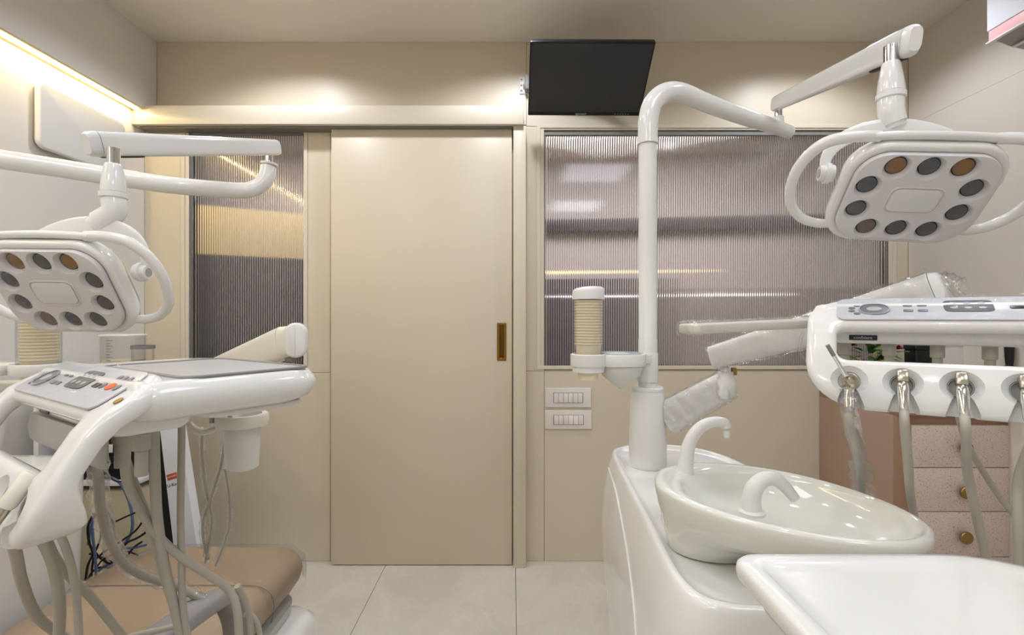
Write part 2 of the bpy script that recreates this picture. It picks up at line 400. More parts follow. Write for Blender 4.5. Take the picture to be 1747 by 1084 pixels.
# fluted windows
def window(n, W, name):
    x0, x1, z0, z1 = W; g = grp(name); X0, X1 = x0, x1
    M0 = Matrix.Translation((0, BW, 0)) @ Matrix.Rotation(pi / 2, 4, 'X')
    frame_ring('window_frame', x0 - .036, x1 + .006 if n == 1 else x1 + .036, z0 - .012, z1 + .026, .006 if False else .018, -.0, .004, 'frame_beige', g, M0, r=.002)
    for nm, a in (('window_frame', (x0 - .02, x0, z0, z1)), ('window_frame', (x1, x1 + .02, z0, z1)), ('window_frame', (x0 - .02, x1 + .02, z1, z1 + .022)), ('window_frame', (x0 - .02, x1 + .02, z0 - .012, z0))):
        box(nm, a[0], a[1], BW + .001, BW + .07, a[2], a[3], 'frame_beige', g, bev=.001, seg=1)
    box('glazing_bead', x0, x0 + .006, BW + .010, BW + .024, z0, z1 - .0222, 'mat_edge', g, bev=.001, seg=1); box('glazing_bead', x1 - .006, x1, BW + .010, BW + .024, z0, z1 - .0222, 'mat_edge', g, bev=.001, seg=1); box('glazing_bead', x0, x1, BW + .010, BW + .0245, z1 - .022, z1, 'mat_edge', g, bev=.001, seg=1)
    # fluted pane: 11 mm ribs, rounded towards the room
    x0 += .003; x1 -= .003; pitch = .0113; k = int(round((x1 - x0) / pitch)); pitch = (x1 - x0) / k; xs = []
    for i in range(k):
        for j in range(6):
            t = j / 6; xs.append((x0 + (i + t) * pitch, sin(pi * t)))
    xs.append((x1, 0)); V = []; Fc = []
    nx = len(xs)
    for (x, y) in xs: V.append((x, BW + .026 - .00005 * y, z0))
    for (x, y) in xs: V.append((x, BW + .026 - .00005 * y, z1 - .005))
    for (x, y) in xs: V.append((x, BW + .031 + .0026 * y, z0))
    for (x, y) in xs: V.append((x, BW + .031 + .0026 * y, z1 - .005))
    for i in range(nx - 1):
        Fc += [(i, i + 1, nx + i + 1, nx + i), (2 * nx + i + 1, 2 * nx + i, 3 * nx + i, 3 * nx + i + 1), (nx + i, nx + i + 1, 3 * nx + i + 1, 3 * nx + i), (i + 1, i, 2 * nx + i, 2 * nx + i + 1)]
    Fc += [(0, nx, 3 * nx, 2 * nx), (nx - 1, 3 * nx - 1, 4 * nx - 1, 2 * nx - 1)]
    p = mesh_obj('fluted_pane', V, Fc, 'fluted_glass', g, 60); p['label'] = 'vertically ribbed clear glass'
    return g
window(1, W1, 'window_1'); window(2, W2, 'window_2')
# the corridor seen through the ribs
cw = grp('wall_corridor')
box('wall_core', -4.0, 4.2, 4.2, 4.3, 0, CEIL, 'corridor_wall', cw)
box('wall_core', -4.0, -3.9, BW + .1, 4.2, 0, CEIL, 'corridor_wall', cw)
box('wall_core', 4.1, 4.2, BW + .1, 4.2, 0, CEIL, 'corridor_wall', cw)
box('wall_core', -.5, -.35, BW + .1, 4.2, 0, CEIL, 'corridor_wall', cw)
ct = grp('trim_4')
box('dark_rail', -.35, 4.0, 4.12, 4.199, 1.90, 2.0, 'corridor_dark', ct)
box('dark_panel', -.3, .85, 4.05, 4.119, .3, 1.50, 'corridor_dark', ct)
box('mid_panel', .85, 4.0, 4.10, 4.1999, .3, 1.42, 'corridor_mid', ct)
def oblique(name, x0, y0, x1, y1, z0, z1, m):
    d = Vector((x1 - x0, y1 - y0, 0)).normalized(); n = Vector((-d.y, d.x, 0)) * .06; a = Vector((x0, y0, 0)); b = Vector((x1, y1, 0)); V = []
    for z in (z0, z1): V += [q + Vector((0, 0, z)) for q in (a, b, b + n, a + n)]
    return mesh_obj(name, V, [(0, 1, 2, 3), (7, 6, 5, 4), (0, 4, 5, 1), (1, 5, 6, 2), (2, 6, 7, 3), (3, 7, 4, 0)], m, ct)
oblique('dark_panel', -2.6, 3.05, -1.05, 3.75, .1, 1.60, 'corridor_dark')
oblique('glow_panel', -2.6, 3.05, -1.05, 3.75, 1.605, 1.93, 'corridor_cream')  # invented panel, shaped to carry the warm glow behind the left pane
box('light_streak', -.25, 1.2, 4.03, 4.049, 1.545, 1.562, 'warm_streak', ct)  # these glowing strips stand in for bright highlights in the ribbed glass
box('light_streak', 1.05, 1.75, 4.08, 4.099, 1.36, 1.372, 'cool_streak', ct)
box('light_streak', .1, .6, 4.03, 4.049, 1.35, 1.36, 'cool_streak', ct)
area('corridor_glow_fill', (-2.1, 2.95, 2.12), .6, 3, (1, .80, .45), (radians(30), 0, radians(24)), .05)  # added warm lamp, makes the glow on the panel below it

# added fill panels and recessed downlights (out of the frame, they light the room)
for x, y in FILL_PANELS:
    t = thing('fill_panel', 'unseen square fill panel added on the ceiling above the chairs', 'ceiling light', (x, y, CEIL - .001), group='added fill panels on the ceiling')
    frame_ring('frame', -.3, .3, -.3, .3, .018, 0, .012, 'white_satin', t, Matrix.Rotation(pi, 4, 'X'))
for x, y in DOWN:
    t = thing('downlight', 'small round recessed downlight in the ceiling', 'ceiling light', (x, y, CEIL - .001), group='round downlights in the ceiling')
    lathe('trim_ring', [(.036, 0), (.05, 0), (.05, -.002), (.046, -.006), (.038, -.006), (.036, 0)], 'white_satin', t)

# ------------------------------------------------------------------ wall fittings
# white rounded panel on the left wall
t = thing('wall_panel_unit', 'flat white rounded panel mounted on the left wall under the light strip', 'wall panel', (XL, 2.1, 1.8))
s0 = (873.5 - 67) / 1.75; Y0 = F / s0; Z0 = EYE + (542 - 250) / s0; Z1 = EYE + (542 - 135) / s0
Mx = Matrix.Rotation(pi / 2, 4, 'Z') @ Matrix.Rotation(pi / 2, 4, 'X')
adopt(slab('cover', rrect(Y0, 2.26, Z0, Z1, .03, 6), 0.012, .034, 'white_satin', None, .009, Matrix.Translation((XL, 0, 0)) @ Mx), t)
adopt(slab('back_plate', rrect(Y0 + .01, 2.25, Z0 + .01, Z1 - .01, .025, 6), 0.0005, .012, 'mat_edge', None, .001, Matrix.Translation((XL, 0, 0)) @ Mx), t)

# switch plates
def switches(px0, py0, px1, py1, lab, whiter_ids):
    s = 351.; a = P(px0, py1, s); b = P(px1, py0, s)
    t = thing('switch_plate', lab, 'switch', (a.x, BW - .0005, a.z)); W_ = b.x - a.x; H_ = b.z - a.z
    M0 = Matrix.Rotation(pi / 2, 4, 'X')
    mx, mz = .041, .024
    slab('plate', rrect(0, W_, 0, H_, .003, 3), 0, .008, 'switch_white', t, .002, M0)
    box('switch_recess', mx - .002, W_ - mx + .002, -.0085, -.0079, mz - .002, H_ - mz + .002, 'seam_dark', t)
    k = 6; q = (W_ - 2 * mx) / k
    for i in range(k):
        o = box('rocker', mx + i * q + .0007, mx + (i + 1) * q - .0007, -.0125, -.0086, mz, H_ - mz, 'switch_whiter' if i in whiter_ids else 'switch_white', t, bev=.0012, seg=2)
        if i in whiter_ids: o['label'] = 'whiter rocker'
switches(930, 662, 1008, 695, 'upper white switch plate with six rocker switches beside the sliding door', ())
switches(930, 700, 1009, 732, 'lower white switch plate with one double-width whiter rocker beside the sliding door', (3, 4))

# monitor
TLc = P(905, 71, 416); TRc = P(1119.5, 72, 416); BLc = P(900.5, 197, 370); BRc = P(1091, 198, 370)
cen = (TLc + TRc + BLc + BRc) / 4; ux = ((TRc - TLc) + (BRc - BLc)).normalized(); vy = ((TLc - BLc) + (TRc - BRc)); vy = (vy - ux * vy.dot(ux)); Hm = vy.length / 2; vy.normalize()
Wm = ((TRc - TLc).length + (BRc - BLc).length) / 2
nz = ux.cross(vy); Mm = Matrix.Translation(cen) @ Matrix((ux, vy, nz)).transposed().to_4x4()
t = thing('wall_monitor', 'black flat monitor tilted downwards on a wall bracket above the right window', 'monitor', tuple(cen))
Bm = Matrix.Translation(-cen) @ Mm
slab('casing', rrect(-Wm / 2, Wm / 2, -Hm / 2, Hm / 2, .004, 3), -.028, 0, 'bezel', t, .002, Bm)
slab('display', rrect(-Wm / 2 + .006, Wm / 2 - .006, -Hm / 2 + .018, Hm / 2 - .007, .001, 2), .0, .0008, 'screen', t, .0003, Bm)
slab('rear_cover', rrect(-Wm / 2 + .07, Wm / 2 - .07, -Hm / 2 + .05, Hm / 2 - .05, .02, 4), -.05, -.0285, 'bezel', t, .01, Bm)
text_obj('logo', 'agontech', .014, 'text_light', t, Bm @ Matrix.Translation((-.015, -Hm / 2 + .009, .0006)))
for k in range(6): slab('menu_button', rrect(.14 + k * .012, .1435 + k * .012, -Hm / 2 + .007, -Hm / 2 + .010, .001, 2), 0, .0006, 'text_light', t, .0002, Bm)
adopt(tube('bracket_arm', [cen - nz * .05, cen - nz * .10 + Vector((-.05, .03, 0)), Vector((cen.x - .17, 2.37, cen.z + .02)), Vector((.06, 2.405, 2.31))], .013, 'grey_insert'), t)
adopt(box('bracket_plate', .036, .078, BW - .006, BW - .0006, 2.27, 2.352, 'white_satin', bev=.001), t)
adopt(box('bracket_hinge', .062, .085, BW - .05, BW - .006, 2.275, 2.343, 'mat_edge', bev=.003), t)
for zz in (2.285, 2.31, 2.338): adopt(lathe('screw', [(.0, 0), (.004, 0), (.004, .002), (0, .003)], 'seam_dark', None, (.046, BW - .0062, zz), 10, Matrix.Rotation(pi / 2, 4, 'X')), t)
t['label'] = 'black flat monitor tilted downwards on a wall bracket above the right window'

# split air conditioner, top right
t = thing('air_conditioner', 'white wall air conditioner with a pink band at the upper right corner', 'air conditioner', (XR, 1.3, 2.12))
fx = 1.70; sA = (1683 - 873.5) / fx; YA = F / sA; zb = EYE + (542 - 75) / sA; zp = EYE + (542 - 55) / sA
def ybox(name, x0, x1, y0, y1, z0, z1, m, **k): return adopt(box(name, x0, x1, y0, y1, z0, z1, m, **k), t)
ybox('casing', fx, XR - .001, YA - .85, YA, zp, zp + .22, 'ac_white', bev=.004)
ybox('band', fx + .004, XR - .001, YA - .845, YA - .004, zb + .003, zp - .0003, 'pink_band', bev=.001)
ybox('edge_strip', fx - .003, fx + .012, YA - .85, YA + .002, zb - .002, zb + .0028, 'ac_white', bev=.001)
prof = [(0, .0), (.10, -.005), (.17, -.03), (.185, -.05)]
xs_ = [fx + .013, fx + .06, fx + .11, fx + .16, XR - .003]; zs_ = [zb + .002, zb - .018, zb - .03, zb - .034, zb - .03]
ring0 = [Vector((x, YA - .02, z)) for x, z in zip(xs_, zs_)] + [Vector((XR - .003, YA - .02, zb + .002))]
adopt(loft('air_outlet', [ring0, [v + Vector((0, -.8, 0)) for v in ring0]], 'ac_grey', smooth=50), t)
ybox('louvre', fx + .06, fx + .072, YA - .8, YA - .03, zb - .030, zb - .026, 'white_satin', bev=.001)

# ------------------------------------------------------------------ cabinet with drawers at the right wall
s = 441.; YC = F / s
cx0 = (1531 - 873.5) / s; cxm = (1531 - 873.5) / s; cxd = (1556 - 873.5) / s; cxe = (1722 - 873.5) / s
zc = .835
t = thing('drawer_cabinet', 'reddish brown cabinet with speckled pink drawers against the right wall', 'cabinet', (1.5, 2.1, 0))
adopt(box('body', cx0 + .0201, XR - .002, YC + .02, BW - .002, .06, zc - .03, 'strip_lam'), t)
adopt(box('plinth', cx0 + .03, XR - .002, YC + .06, BW - .01, .0, .0598, 'mat_edge'), t)
adopt(box('side_panel', cx0, cx0 + .02, YC + .02, BW - .002, .0, zc - .0305, 'red_brown_lam', bev=.001), t)
adopt(box('post', cx0, cxd - .002, YC + .004, YC + .0199, .06, zc - .0305, 'strip_lam', bev=.001), t)
adopt(box('post', cxe + .002, XR - .001, YC + .004, YC + .0199, .06, zc - .0305, 'red_brown_lam', bev=.001), t)
zs = [EYE - (y - 542) / s for y in (726, 798.5, 873.5, 951, 1030)] + [.06]
for i in range(5):
    d = adopt(box('drawer', cxd, cxe, YC, YC + .0197, zs[i + 1] + .0015, zs[i] - .0015, 'speckled_lam', bev=.001), t)
    kx = (1640 - 873.5) / s
    if i < 4:
        k = lathe('knob', [(0, 0), (.006, 0), (.006, .014), (.022, .016), (.0235, .018), (.0235, .026), (.022, .028), (0, .028)], 'brass', None, (kx, YC - .0002, (zs[i] + zs[i + 1]) / 2 - (.004 if i else .0)), 24, Matrix.Rotation(pi / 2, 4, 'X'))
        adopt(k, t); k.parent = d; k['label'] = 'round brass knob'
adopt(box('counter_top', cx0, XR - .001, YC - .002, BW - .001, zc - .0299, zc, 'strip_lam', bev=.002), t)

# things on the counter, seen through the gap of the console
def leafgeo(base, dirv, L, Wd, bend=.3):
    d = dirv.normalized(); sd = d.cross(Vector((0, 0, 1)));
    if sd.length < .1: sd = Vector((1, 0, 0))
    sd.normalize(); nn = sd.cross(d); V = []; n = 5
    for i in range(n + 1):
        q = i / n; wv = Wd * sin(pi * min(max(q, .04), .97)) ** .8; c = base + d * (L * q) - nn * (bend * L * q * q)
        V += [c - sd * wv - nn * .001, c + nn * .002, c + sd * wv - nn * .001]
    Fc = []
    for i in range(n):
        a = i * 3; Fc += [(a, a + 1, a + 4, a + 3), (a + 1, a + 2, a + 5, a + 4)]
    return V, Fc
def flower(px, py, s_, m, r=.022):
    c = P(px, py, s_); geos = []
    for k in range(11):
        a = k * 2.4; e = .25 + .1 * k
        geos.append(leafgeo(c, Vector((cos(a) * cos(e), sin(a) * cos(e), sin(e))), r * (1.1 - .04 * k), r * .42, .2))
    return merge('bloom', geos, m)
potc = P(1482, 650, 385)
t = thing('flower_pot', 'small white ribbed pot of red flowers and green leaves behind the right console', 'flowers', (potc.x, potc.y, zc))
ph = .155
ribs = lathe('pot', [(.0, .0), (.04, .0), (.055, ph), (.05, ph), (.036, .01), (0, .01)], 'pot_white', t); adopt
for k in range(22): a = 2 * pi * k / 22; tube('rib', [Vector((.0405 * cos(a), .0405 * sin(a), .002)), Vector((.0552 * cos(a), .0552 * sin(a), ph - .002))], .003, 'pot_white', ribs, circ(6), smoothp=False)
for (px, py, m, r) in ((1500, 618, 'flower_red', .03), (1515, 606, 'flower_red', .03), (1530, 596, 'flower_pink', .03), (1470, 620, 'flower_red', .028), (1538, 575, 'flower_pink', .03), (1490, 585, 'flower_red', .03), (1455, 590, 'flower_pink', .025)):
    adopt(flower(px, py, 386 + random.uniform(-8, 8), m, r), t)
geos = []
for k in range(34):
    a = random.uniform(0, 2 * pi); e = random.uniform(.1, 1.1)
    geos.append(leafgeo(Vector((0, 0, ph - .02)) + Vector((cos(a), sin(a), 0)) * .03 + Vector((0, 0, random.uniform(0, .1))), Vector((cos(a) * cos(e), sin(a) * cos(e), sin(e))), random.uniform(.06, .11), random.uniform(.012, .02), .5))
merge('foliage', geos[:24], 'leaf', t); merge('foliage', geos[24:], 'leaf_pale', t)['label'] = 'paler yellow-green leaves'
def prism_box(name, label, cat, px0, px1, py0, s_, depth, m, capm=None, caph=.0):
    a = P(px0, py0, s_); b = P(px1, py0, s_); h = a.z - zc
    t = thing(name, label, cat, ((a.x + b.x) / 2, a.y + depth / 2, zc)); W_ = b.x - a.x
    slab('body', rrect(-W_ / 2, W_ / 2, -depth / 2, depth / 2, min(.008, W_ * .3), 4), 0, h - caph, m, t, .003)
    if capm: slab('lid', rrect(-W_ / 2 - .002, W_ / 2 + .002, -depth / 2 - .002, depth / 2 + .002, .006, 4), h - caph + .0003, h, capm, t, .003)
prism_box('tissue_box', 'pale dispenser box standing on the counter beside the flowers', 'box', 1600, 1650, 584, 400, .09, 'pot_white', 'white_satin', .02)
prism_box('storage_box', 'cream storage box on the counter behind the right console', 'box', 1678, 1712, 586, 392, .1, 'cream_plastic', 'cream_plastic', .015)
prism_box('black_case', 'small black case on the counter between flowers and pale box', 'case', 1563, 1594, 590, 396, .07, 'black_plastic', 'black_plastic', .02)
bc = P(1722, 640, 446)
t = thing('pump_bottle', 'slim black bottle at the right end of the counter', 'bottle', (bc.x, bc.y, zc))
lathe('body', [(0, 0), (.018, 0), (.02, .01), (.02, .14), (.014, .165), (.009, .17), (0, .17)], 'black_plastic', t)
lathe('cap', [(0, .1703), (.012, .1703), (.014, .2), (.016, .25), (0, .252)], 'black_plastic', t)

# ------------------------------------------------------------------ shared dental parts
def hose_thing(name, label, cat, pts, r, m='hose_grey', group=None, extra=None):
    V = [P(*p) for p in pts]; t = thing(name, label, cat, tuple(V[-1]), group=group)
    adopt(tube('hose', V, r, m, None, circ(12), 8), t); return t

CUPR = .0335
def cup_mesh():
    r = CUPR; prof = [(r * .74, 0), (r * .98, .088), (r * 1.04, .089), (r * 1.06, .0915), (r * 1.04, .0935), (r * .98, .093), (r * .72, .002), (0, .002)]
    V, Fc = lathe_geo(prof, 20); me = bpy.data.meshes.new('paper_cup'); me.from_pydata([tuple(v) for v in V], [], Fc); me.update()
    me.polygons.foreach_set('use_smooth', [True] * len(me.polygons)); me.set_sharp_from_angle(angle=radians(40)); me.materials.append(MATS['cup_paper']); return me
CUP = cup_mesh()
def cup_stack(x, y, z0, z1, label, group, step=.0072):
    k = int((z1 - z0) / step)
    for i in range(k):
        o = bpy.data.objects.new('paper_cup', CUP); C.objects.link(o); o.location = (x, y, z0 + i * step); tag(o, label, 'cup', group)

def stadium(h, w_, n=8, e=2.6): return circ(4 * n, w_, h, e)

def build_light(label, tubepts, collar, pin0, arm0, arm1, arm_h0, arm_h1, J, Jtopz, c, R, A, handles, endlean, grp_=None):
    """J: joint column axis (x, y); Jtopz: height where chrome pin leaves the arm; c,R: lamp head pose; A: yoke apex local"""
    t = thing('dental_light', label, 'dental light', tuple(tubepts[0][0]))
    adopt(tube('support_tube', [q[0] for q in tubepts], [q[1] for q in tubepts], 'white_gloss', None, circ(24), 8), t)
    for (p, d, r, hh) in collar:
        q = Vector(d).normalized().to_track_quat('Z', 'Y').to_matrix().to_4x4()
        adopt(lathe('collar', [(r * .9, -hh / 2), (r, -hh / 2 + .001), (r, hh / 2 - .001), (r * .9, hh / 2)], 'white_gloss', None, p, 28, q), t)
    x, y, za, zb_, zc_ = pin0      # collar bottom, collar top = pin bottom, pin top
    adopt(lathe('hinge_collar', [(0.0, za), (.016, za), (.0155, zb_ - .002), (.012, zb_), (0, zb_)], 'white_gloss', None, (x, y, 0)), t)
    o = adopt(lathe('hinge_pin', [(0, zb_), (.0105, zb_), (.0105, zc_), (0, zc_)], 'chrome', None, (x, y, 0)), t); o['label'] = 'short chrome pin'
    d = (arm1 - arm0); side = d.cross(Vector((0, 0, 1))).normalized(); upv = side.cross(d).normalized()
    sec0 = circ(32, .52, 1, 3.2)
    pts = [arm0, arm0 + d * .02, arm0 + d * .5, arm1 - d * .02, arm1]
    hh = [arm_h0 * .9, arm_h0, (arm_h0 + arm_h1) / 2, arm_h1, arm_h1]
    adopt(tube('spring_arm', pts, hh, 'white_gloss', None, sec0, 2, tuple(upv), False), t)
    # end cap of the arm
    e = arm1 + d.normalized() * .002
    adopt(tube('arm_end_cap', [e, e + d.normalized() * .012, e + d.normalized() * .022], [arm_h1 * 1.0, arm_h1 * .97, arm_h1 * .75], 'white_satin', None, sec0, 3, tuple(upv), False), t)
    o = adopt(tube('arm_slot', [arm1 - d * .16 - upv * arm_h1 * .985, arm1 - d * .01 - upv * arm_h1 * .985], [.008, .008], 'black_plastic', None, circ(12, 1, .3), 2, tuple(upv), False), t)
    # joint column
    jx, jy = J; z = Jtopz
    adopt(lathe('chrome_pin', [(0, z - .028), (.0115, z - .028), (.0115, z + .012), (0, z + .012)], 'chrome', None, (jx, jy, 0)), t)['label'] = 'chrome joint pin'
    prof = [(0, z - .074), (.0215, z - .074), (.0215, z - .068), (.0195, z - .05), (.015, z - .022), (.0135, z - .0185), (0, z - .0185)]
    adopt(lathe('joint_cone', prof, 'white_gloss', None, (jx, jy, 0)), t)
    adopt(lathe('joint_ring', [(0, z - .086), (.0215, z - .086), (.0235, z - .0845), (.0235, z - .076), (.0215, z - .0745), (0, z - .0745)], 'white_satin', None, (jx, jy, 0)), t)
    Mh = Matrix.Translation(c) @ R.to_4x4(); Aw = Mh @ Vector(A)
    p0 = Vector((jx, jy, z - .0865))
    q_ = p0 + Vector((0, 0, -.022 if abs(p0.x) < .75 else -.026)); adopt(tube('joint_elbow', [p0, q_, q_.lerp(Aw, .72)], [.021, .0212, .0195], 'white_gloss', None, circ(24), 6), t)
    adopt(tube('joint_neck', [q_.lerp(Aw, .7), q_.lerp(Aw, .85), Aw], [.0165, .016, .015], 'white_gloss', None, circ(20), 4), t)
    # yoke: band arching over the back of the head
    K0 = Vector((-.135, .015, -.052)); K1 = Vector((.135, .015, -.052)); pts = []
    mid = Vector((0, .015, -.052)); up = Vector(A) - mid
    for k in range(17):
        a = pi - pi * k / 16; pts.append(Mh @ (mid + Vector((.135, 0, 0)) * cos(a) + up * sin(a)))
    adopt(tube('yoke', pts, [.007 + .009 * sin(pi * k / 16) for k in range(17)], 'white_gloss', None, circ(20, 1, .34, 3), 2, tuple((Mh.to_3x3() @ up.cross(Vector((1, 0, 0))).normalized()))), t)
    for sx in (-1, 1):
        Mk = Mh @ Matrix.Translation((sx * .122, .015, -.052)) @ Matrix.Rotation(sx * pi / 2, 4, 'Y')
        k = adopt(lathe('tilt_knob', [(0, 0), (.016, 0), (.016, .006), (.019, .0065), (.019, .014), (.015, .0145), (.0145, .022), (.0135, .024), (0, .024)], 'white_satin', None, (0, 0, 0), 28, Mk), t)
        o = adopt(lathe('knob_insert', [(0, .0242), (.0085, .0242), (.0085, .0252), (0, .0252)], 'grey_insert', None, (0, 0, 0), 24, Mk), t); o.parent = k
    # head shell: stacked rounded outlines
    def hr(ix, iy, z_, rr): return [Mh @ v for v in zring(rrect(-.122 + ix, .122 - ix, -.098 + iy, .1 - iy, rr, 10, 3), z_)]
    adopt(loft('head_shell', [hr(.03, .03, -.052, .045), hr(.012, .012, -.045, .052), hr(.003, .003, -.03, .056), hr(0, 0, -.016, .058), hr(0, 0, -.006, .058), hr(.003, .003, -.001, .056), hr(.008, .008, .0, .052), hr(.013, .013, -.003, .05)], 'white_gloss'), t)
    # reflector face behind the clear cover
    poly = rrect(-.1085, .1085, -.0845, .0865, .047, 10, 3)
    face = slab('reflector_face', poly, -.0022, .0088, 'panel_face', None, .0015)
    lens = [(-.05, .0624, 1), (0, .0624, 0), (.05, .0624, 1), (-.0806, .0244, 0), (-.0806, -.0244, 0), (.0806, .0244, 0), (.0806, -.0244, 0), (-.05, -.0624, 2), (0, -.0624, 0), (.05, -.0624, 0)]
    cuts = []
    for (lx, ly, kk) in lens:
        v, f_ = lathe_geo([(.0165, -.0012), (.0168, .0002), (.0205, .0075), (.0222, .0092), (.0226, .012)], 26, Matrix.Translation((lx, ly, 0))); cuts.append(mesh_obj('cut', v, f_, 'panel_face'))
    boolean(face, cuts); face.data.transform(Mh); adopt(face, t); face['label'] = 'pale lens board with ten round wells'
    for i, (lx, ly, kk) in enumerate(lens):
        Ml = Mh @ Matrix.Translation((lx, ly, -.0012))
        cu = adopt(lathe('lens_cup', [(0, 0.0001), (.0163, 0.0001), (.0163, .0012), (.0158, .0016), (.0152, .0011), (0, .0010)], 'bezel', None, (0, 0, 0), 26, Ml), t)
        o = adopt(lathe('lens', [(0, .0011), (.0150, .0011), (.0148, .0018), (.010, .0030), (0, .0036)], ('lens_grey', 'lens_amber', 'lens_brown')[kk], None, (0, 0, 0), 24, Ml), t); o.parent = cu
        if kk: o['label'] = 'amber lens'
    frame_ring('badge_frame', -.043, .043, -.027, .027, .003, .0088, .0105, 'lens_ring', None, Mh, r=.014)
    adopt(bpy.context.scene.collection.objects[-1], t)
    adopt(slab('badge', rrect(-.0385, .0385, -.0225, .0225, .012, 6), .0089, .0108, 'white_satin', None, .0008, Mh), t)
    cov = rrect(-.1105, .1105, -.0865, .0885, .049, 10, 3)
    adopt(loft('clear_cover', [[Mh @ v for v in zring(cov, .0012)], [Mh @ v for v in zring(cov, .012)], [Mh @ v for v in zring(inset(cov, .003), .0145)]], 'film_clear'), t)
    # wrap-around handles joined by a bar along the top edge
    barp = [(-.095, .103, -.020), (-.05, .106, -.020), (0, .107, -.020), (.05, .106, -.020), (.095, .103, -.020)]
    adopt(tube('top_bar', [Mh @ Vector(q) for q in barp], [.0095, .0095, .0095, .0095, .0095], 'white_gloss', None, circ(20, 1.15, .75, 2.6), 6), t)
    for sx in (-1, 1):
        hp_ = [(.085, .104, -.020), (.125, .104, -.019), (.165, .092, -.019), (.190, .058, -.02), (.197, .012, -.021), (.186, -.035, -.022), (.16, -.064, -.022), (.132, -.074, -.02), (.108, -.072, -.016)]
        adopt(tube('handle', [Mh @ Vector((sx * a, b, q)) for a, b, q in hp_], [.0095, .0100, .0102, .0098, .0095, .0095, .0092, .009, .0085], 'white_gloss', None, circ(18), 6), t)
    return t
mat('panel_face', srgb(222, 219, 220), .25)
mat('lens_ring', srgb(222, 218, 212), .22)
mat('lens_grey', srgb(78, 78, 80), .12, coat=.8)
mat('lens_amber', srgb(134, 92, 30), .12, coat=.8)
mat('lens_brown', srgb(112, 92, 72), .12, coat=.8)

RR = Matrix(((0.9728, -0.0842, -0.2158), (-0.2119, -0.7004, -0.6816), (-0.0938, 0.7088, -0.6992)))
RL = Matrix(((0.9997, -0.0004, -0.0245), (-0.021, -0.5312, -0.847), (-0.0127, 0.8472, -0.5311)))
cR = Vector((.7175, .8946, EYE + .2144)); cL = Vector((-.8666, .9531, EYE + .0509))
pole = P(1105, 240, 640)
# right light
s1 = 545.
hg = P(1328, 195, s1)
tp = [(Vector((pole.x, pole.y, EYE + .468)), .0255), (P(1106, 205, 640), .026), (P(1113, 178, 638), .0262), (P(1132, 160, 633), .0262), (P(1160, 158, 622), .026), (P(1205, 176, 604), .025), (P(1265, 198, 580), .0235), (P(1320, 216, 556), .021), (P(1347, 226, 545), .0195)]
a0 = P(1321, 178, s1); a1 = P(1549, 72, 950)
build_light('white dental light at upper right with ten lenses facing down', tp, [(Vector((pole.x, pole.y, EYE + .467)), (0, 0, 1), .0275, .012)],
            (hg.x, hg.y, P(0, 212, s1).z, P(0, 199, s1).z, P(0, 181, s1).z), a0, a1, .0225, .0262,
            ((1520 - 873.5) / 930, F / 930), EYE + (542 - 90) / 930, cR, RR, (-.03, .083, -.104), None, 0)
# left light
hl = P(459, 275, 556)
tpl = [(P(-190, 640, 735), .0235), (P(-190, 400, 735), .0235), (P(-180, 300, 733), .0238), (P(-140, 262, 725), .0238), (P(-60, 262, 712), .0235), (P(0, 272, 700), .0235), (P(100, 287, 670), .0235), (P(200, 303, 640), .0235), (P(300, 317, 612), .0235), (P(400, 325, 576), .0235), (P(432, 322, 566), .0235), (P(452, 308, 560), .023), (P(458, 286, 556), .0225)]
build_light('white dental light at left with ten lenses, hanging before the left wall', tpl, [(P(459, 280, 556), (.08, 0, 1), .0245, .008)],
            (hl.x, hl.y, P(0, 281, 556).z, P(0, 277, 556).z, P(0, 262, 556).z), P(474, 252, 552), P(166, 246, 868), .0232, .0245,
            ((193.5 - 873.5) / 872, F / 872), EYE + (542 - 264) / 872, cL, RL, (.045, .100, -.088), None, 0)

# ------------------------------------------------------------------ delivery consoles
TH = radians(33.2); TT = radians(30.8)
PROF = [(.034, .0205), (0, 0), (-.021, -.0125), (-.038, -.030), (-.052, -.052), (-.062, -.070), (-.073, -.094), (-.079, -.116), (-.0775, -.136)]
def prof_eval(tt):
    L = [0]
    for i in range(1, len(PROF)): L.append(L[-1] + sqrt((PROF[i][0] - PROF[i - 1][0]) ** 2 + (PROF[i][1] - PROF[i - 1][1]) ** 2))
    tt = max(0, min(L[-1] - 1e-6, tt))
    i = max(k for k in range(len(L) - 1) if L[k] <= tt); q = (tt - L[i]) / (L[i + 1] - L[i])
    b = PROF[i][0] + (PROF[i + 1][0] - PROF[i][0]) * q; z = PROF[i][1] + (PROF[i + 1][1] - PROF[i][1]) * q
    def tang(k): k = max(0, min(len(PROF) - 2, k)); v = Vector((PROF[k + 1][0] - PROF[k][0], PROF[k + 1][1] - PROF[k][1])); return v.normalized()
    T = (tang(i - 1) + tang(i)) * (1 - q) / 1 + (tang(i) + tang(i + 1)) * q; T.normalize()
    n = Vector((T.y, -T.x))          # towards the reader and up
    if n.x > 0 and n.y < 0: n = -n
    return Vector((b, z)), n
TLEN = sum(sqrt((PROF[i][0] - PROF[i - 1][0]) ** 2 + (PROF[i][1] - PROF[i - 1][1]) ** 2) for i in range(1, len(PROF)))
def mapp(a, t_, n_):
    p, n = prof_eval(t_)
    return Vector((a, p.x + n.x * n_, p.y + n.y * n_))
HOLES = [-.031, .027, .085, .142, .199]
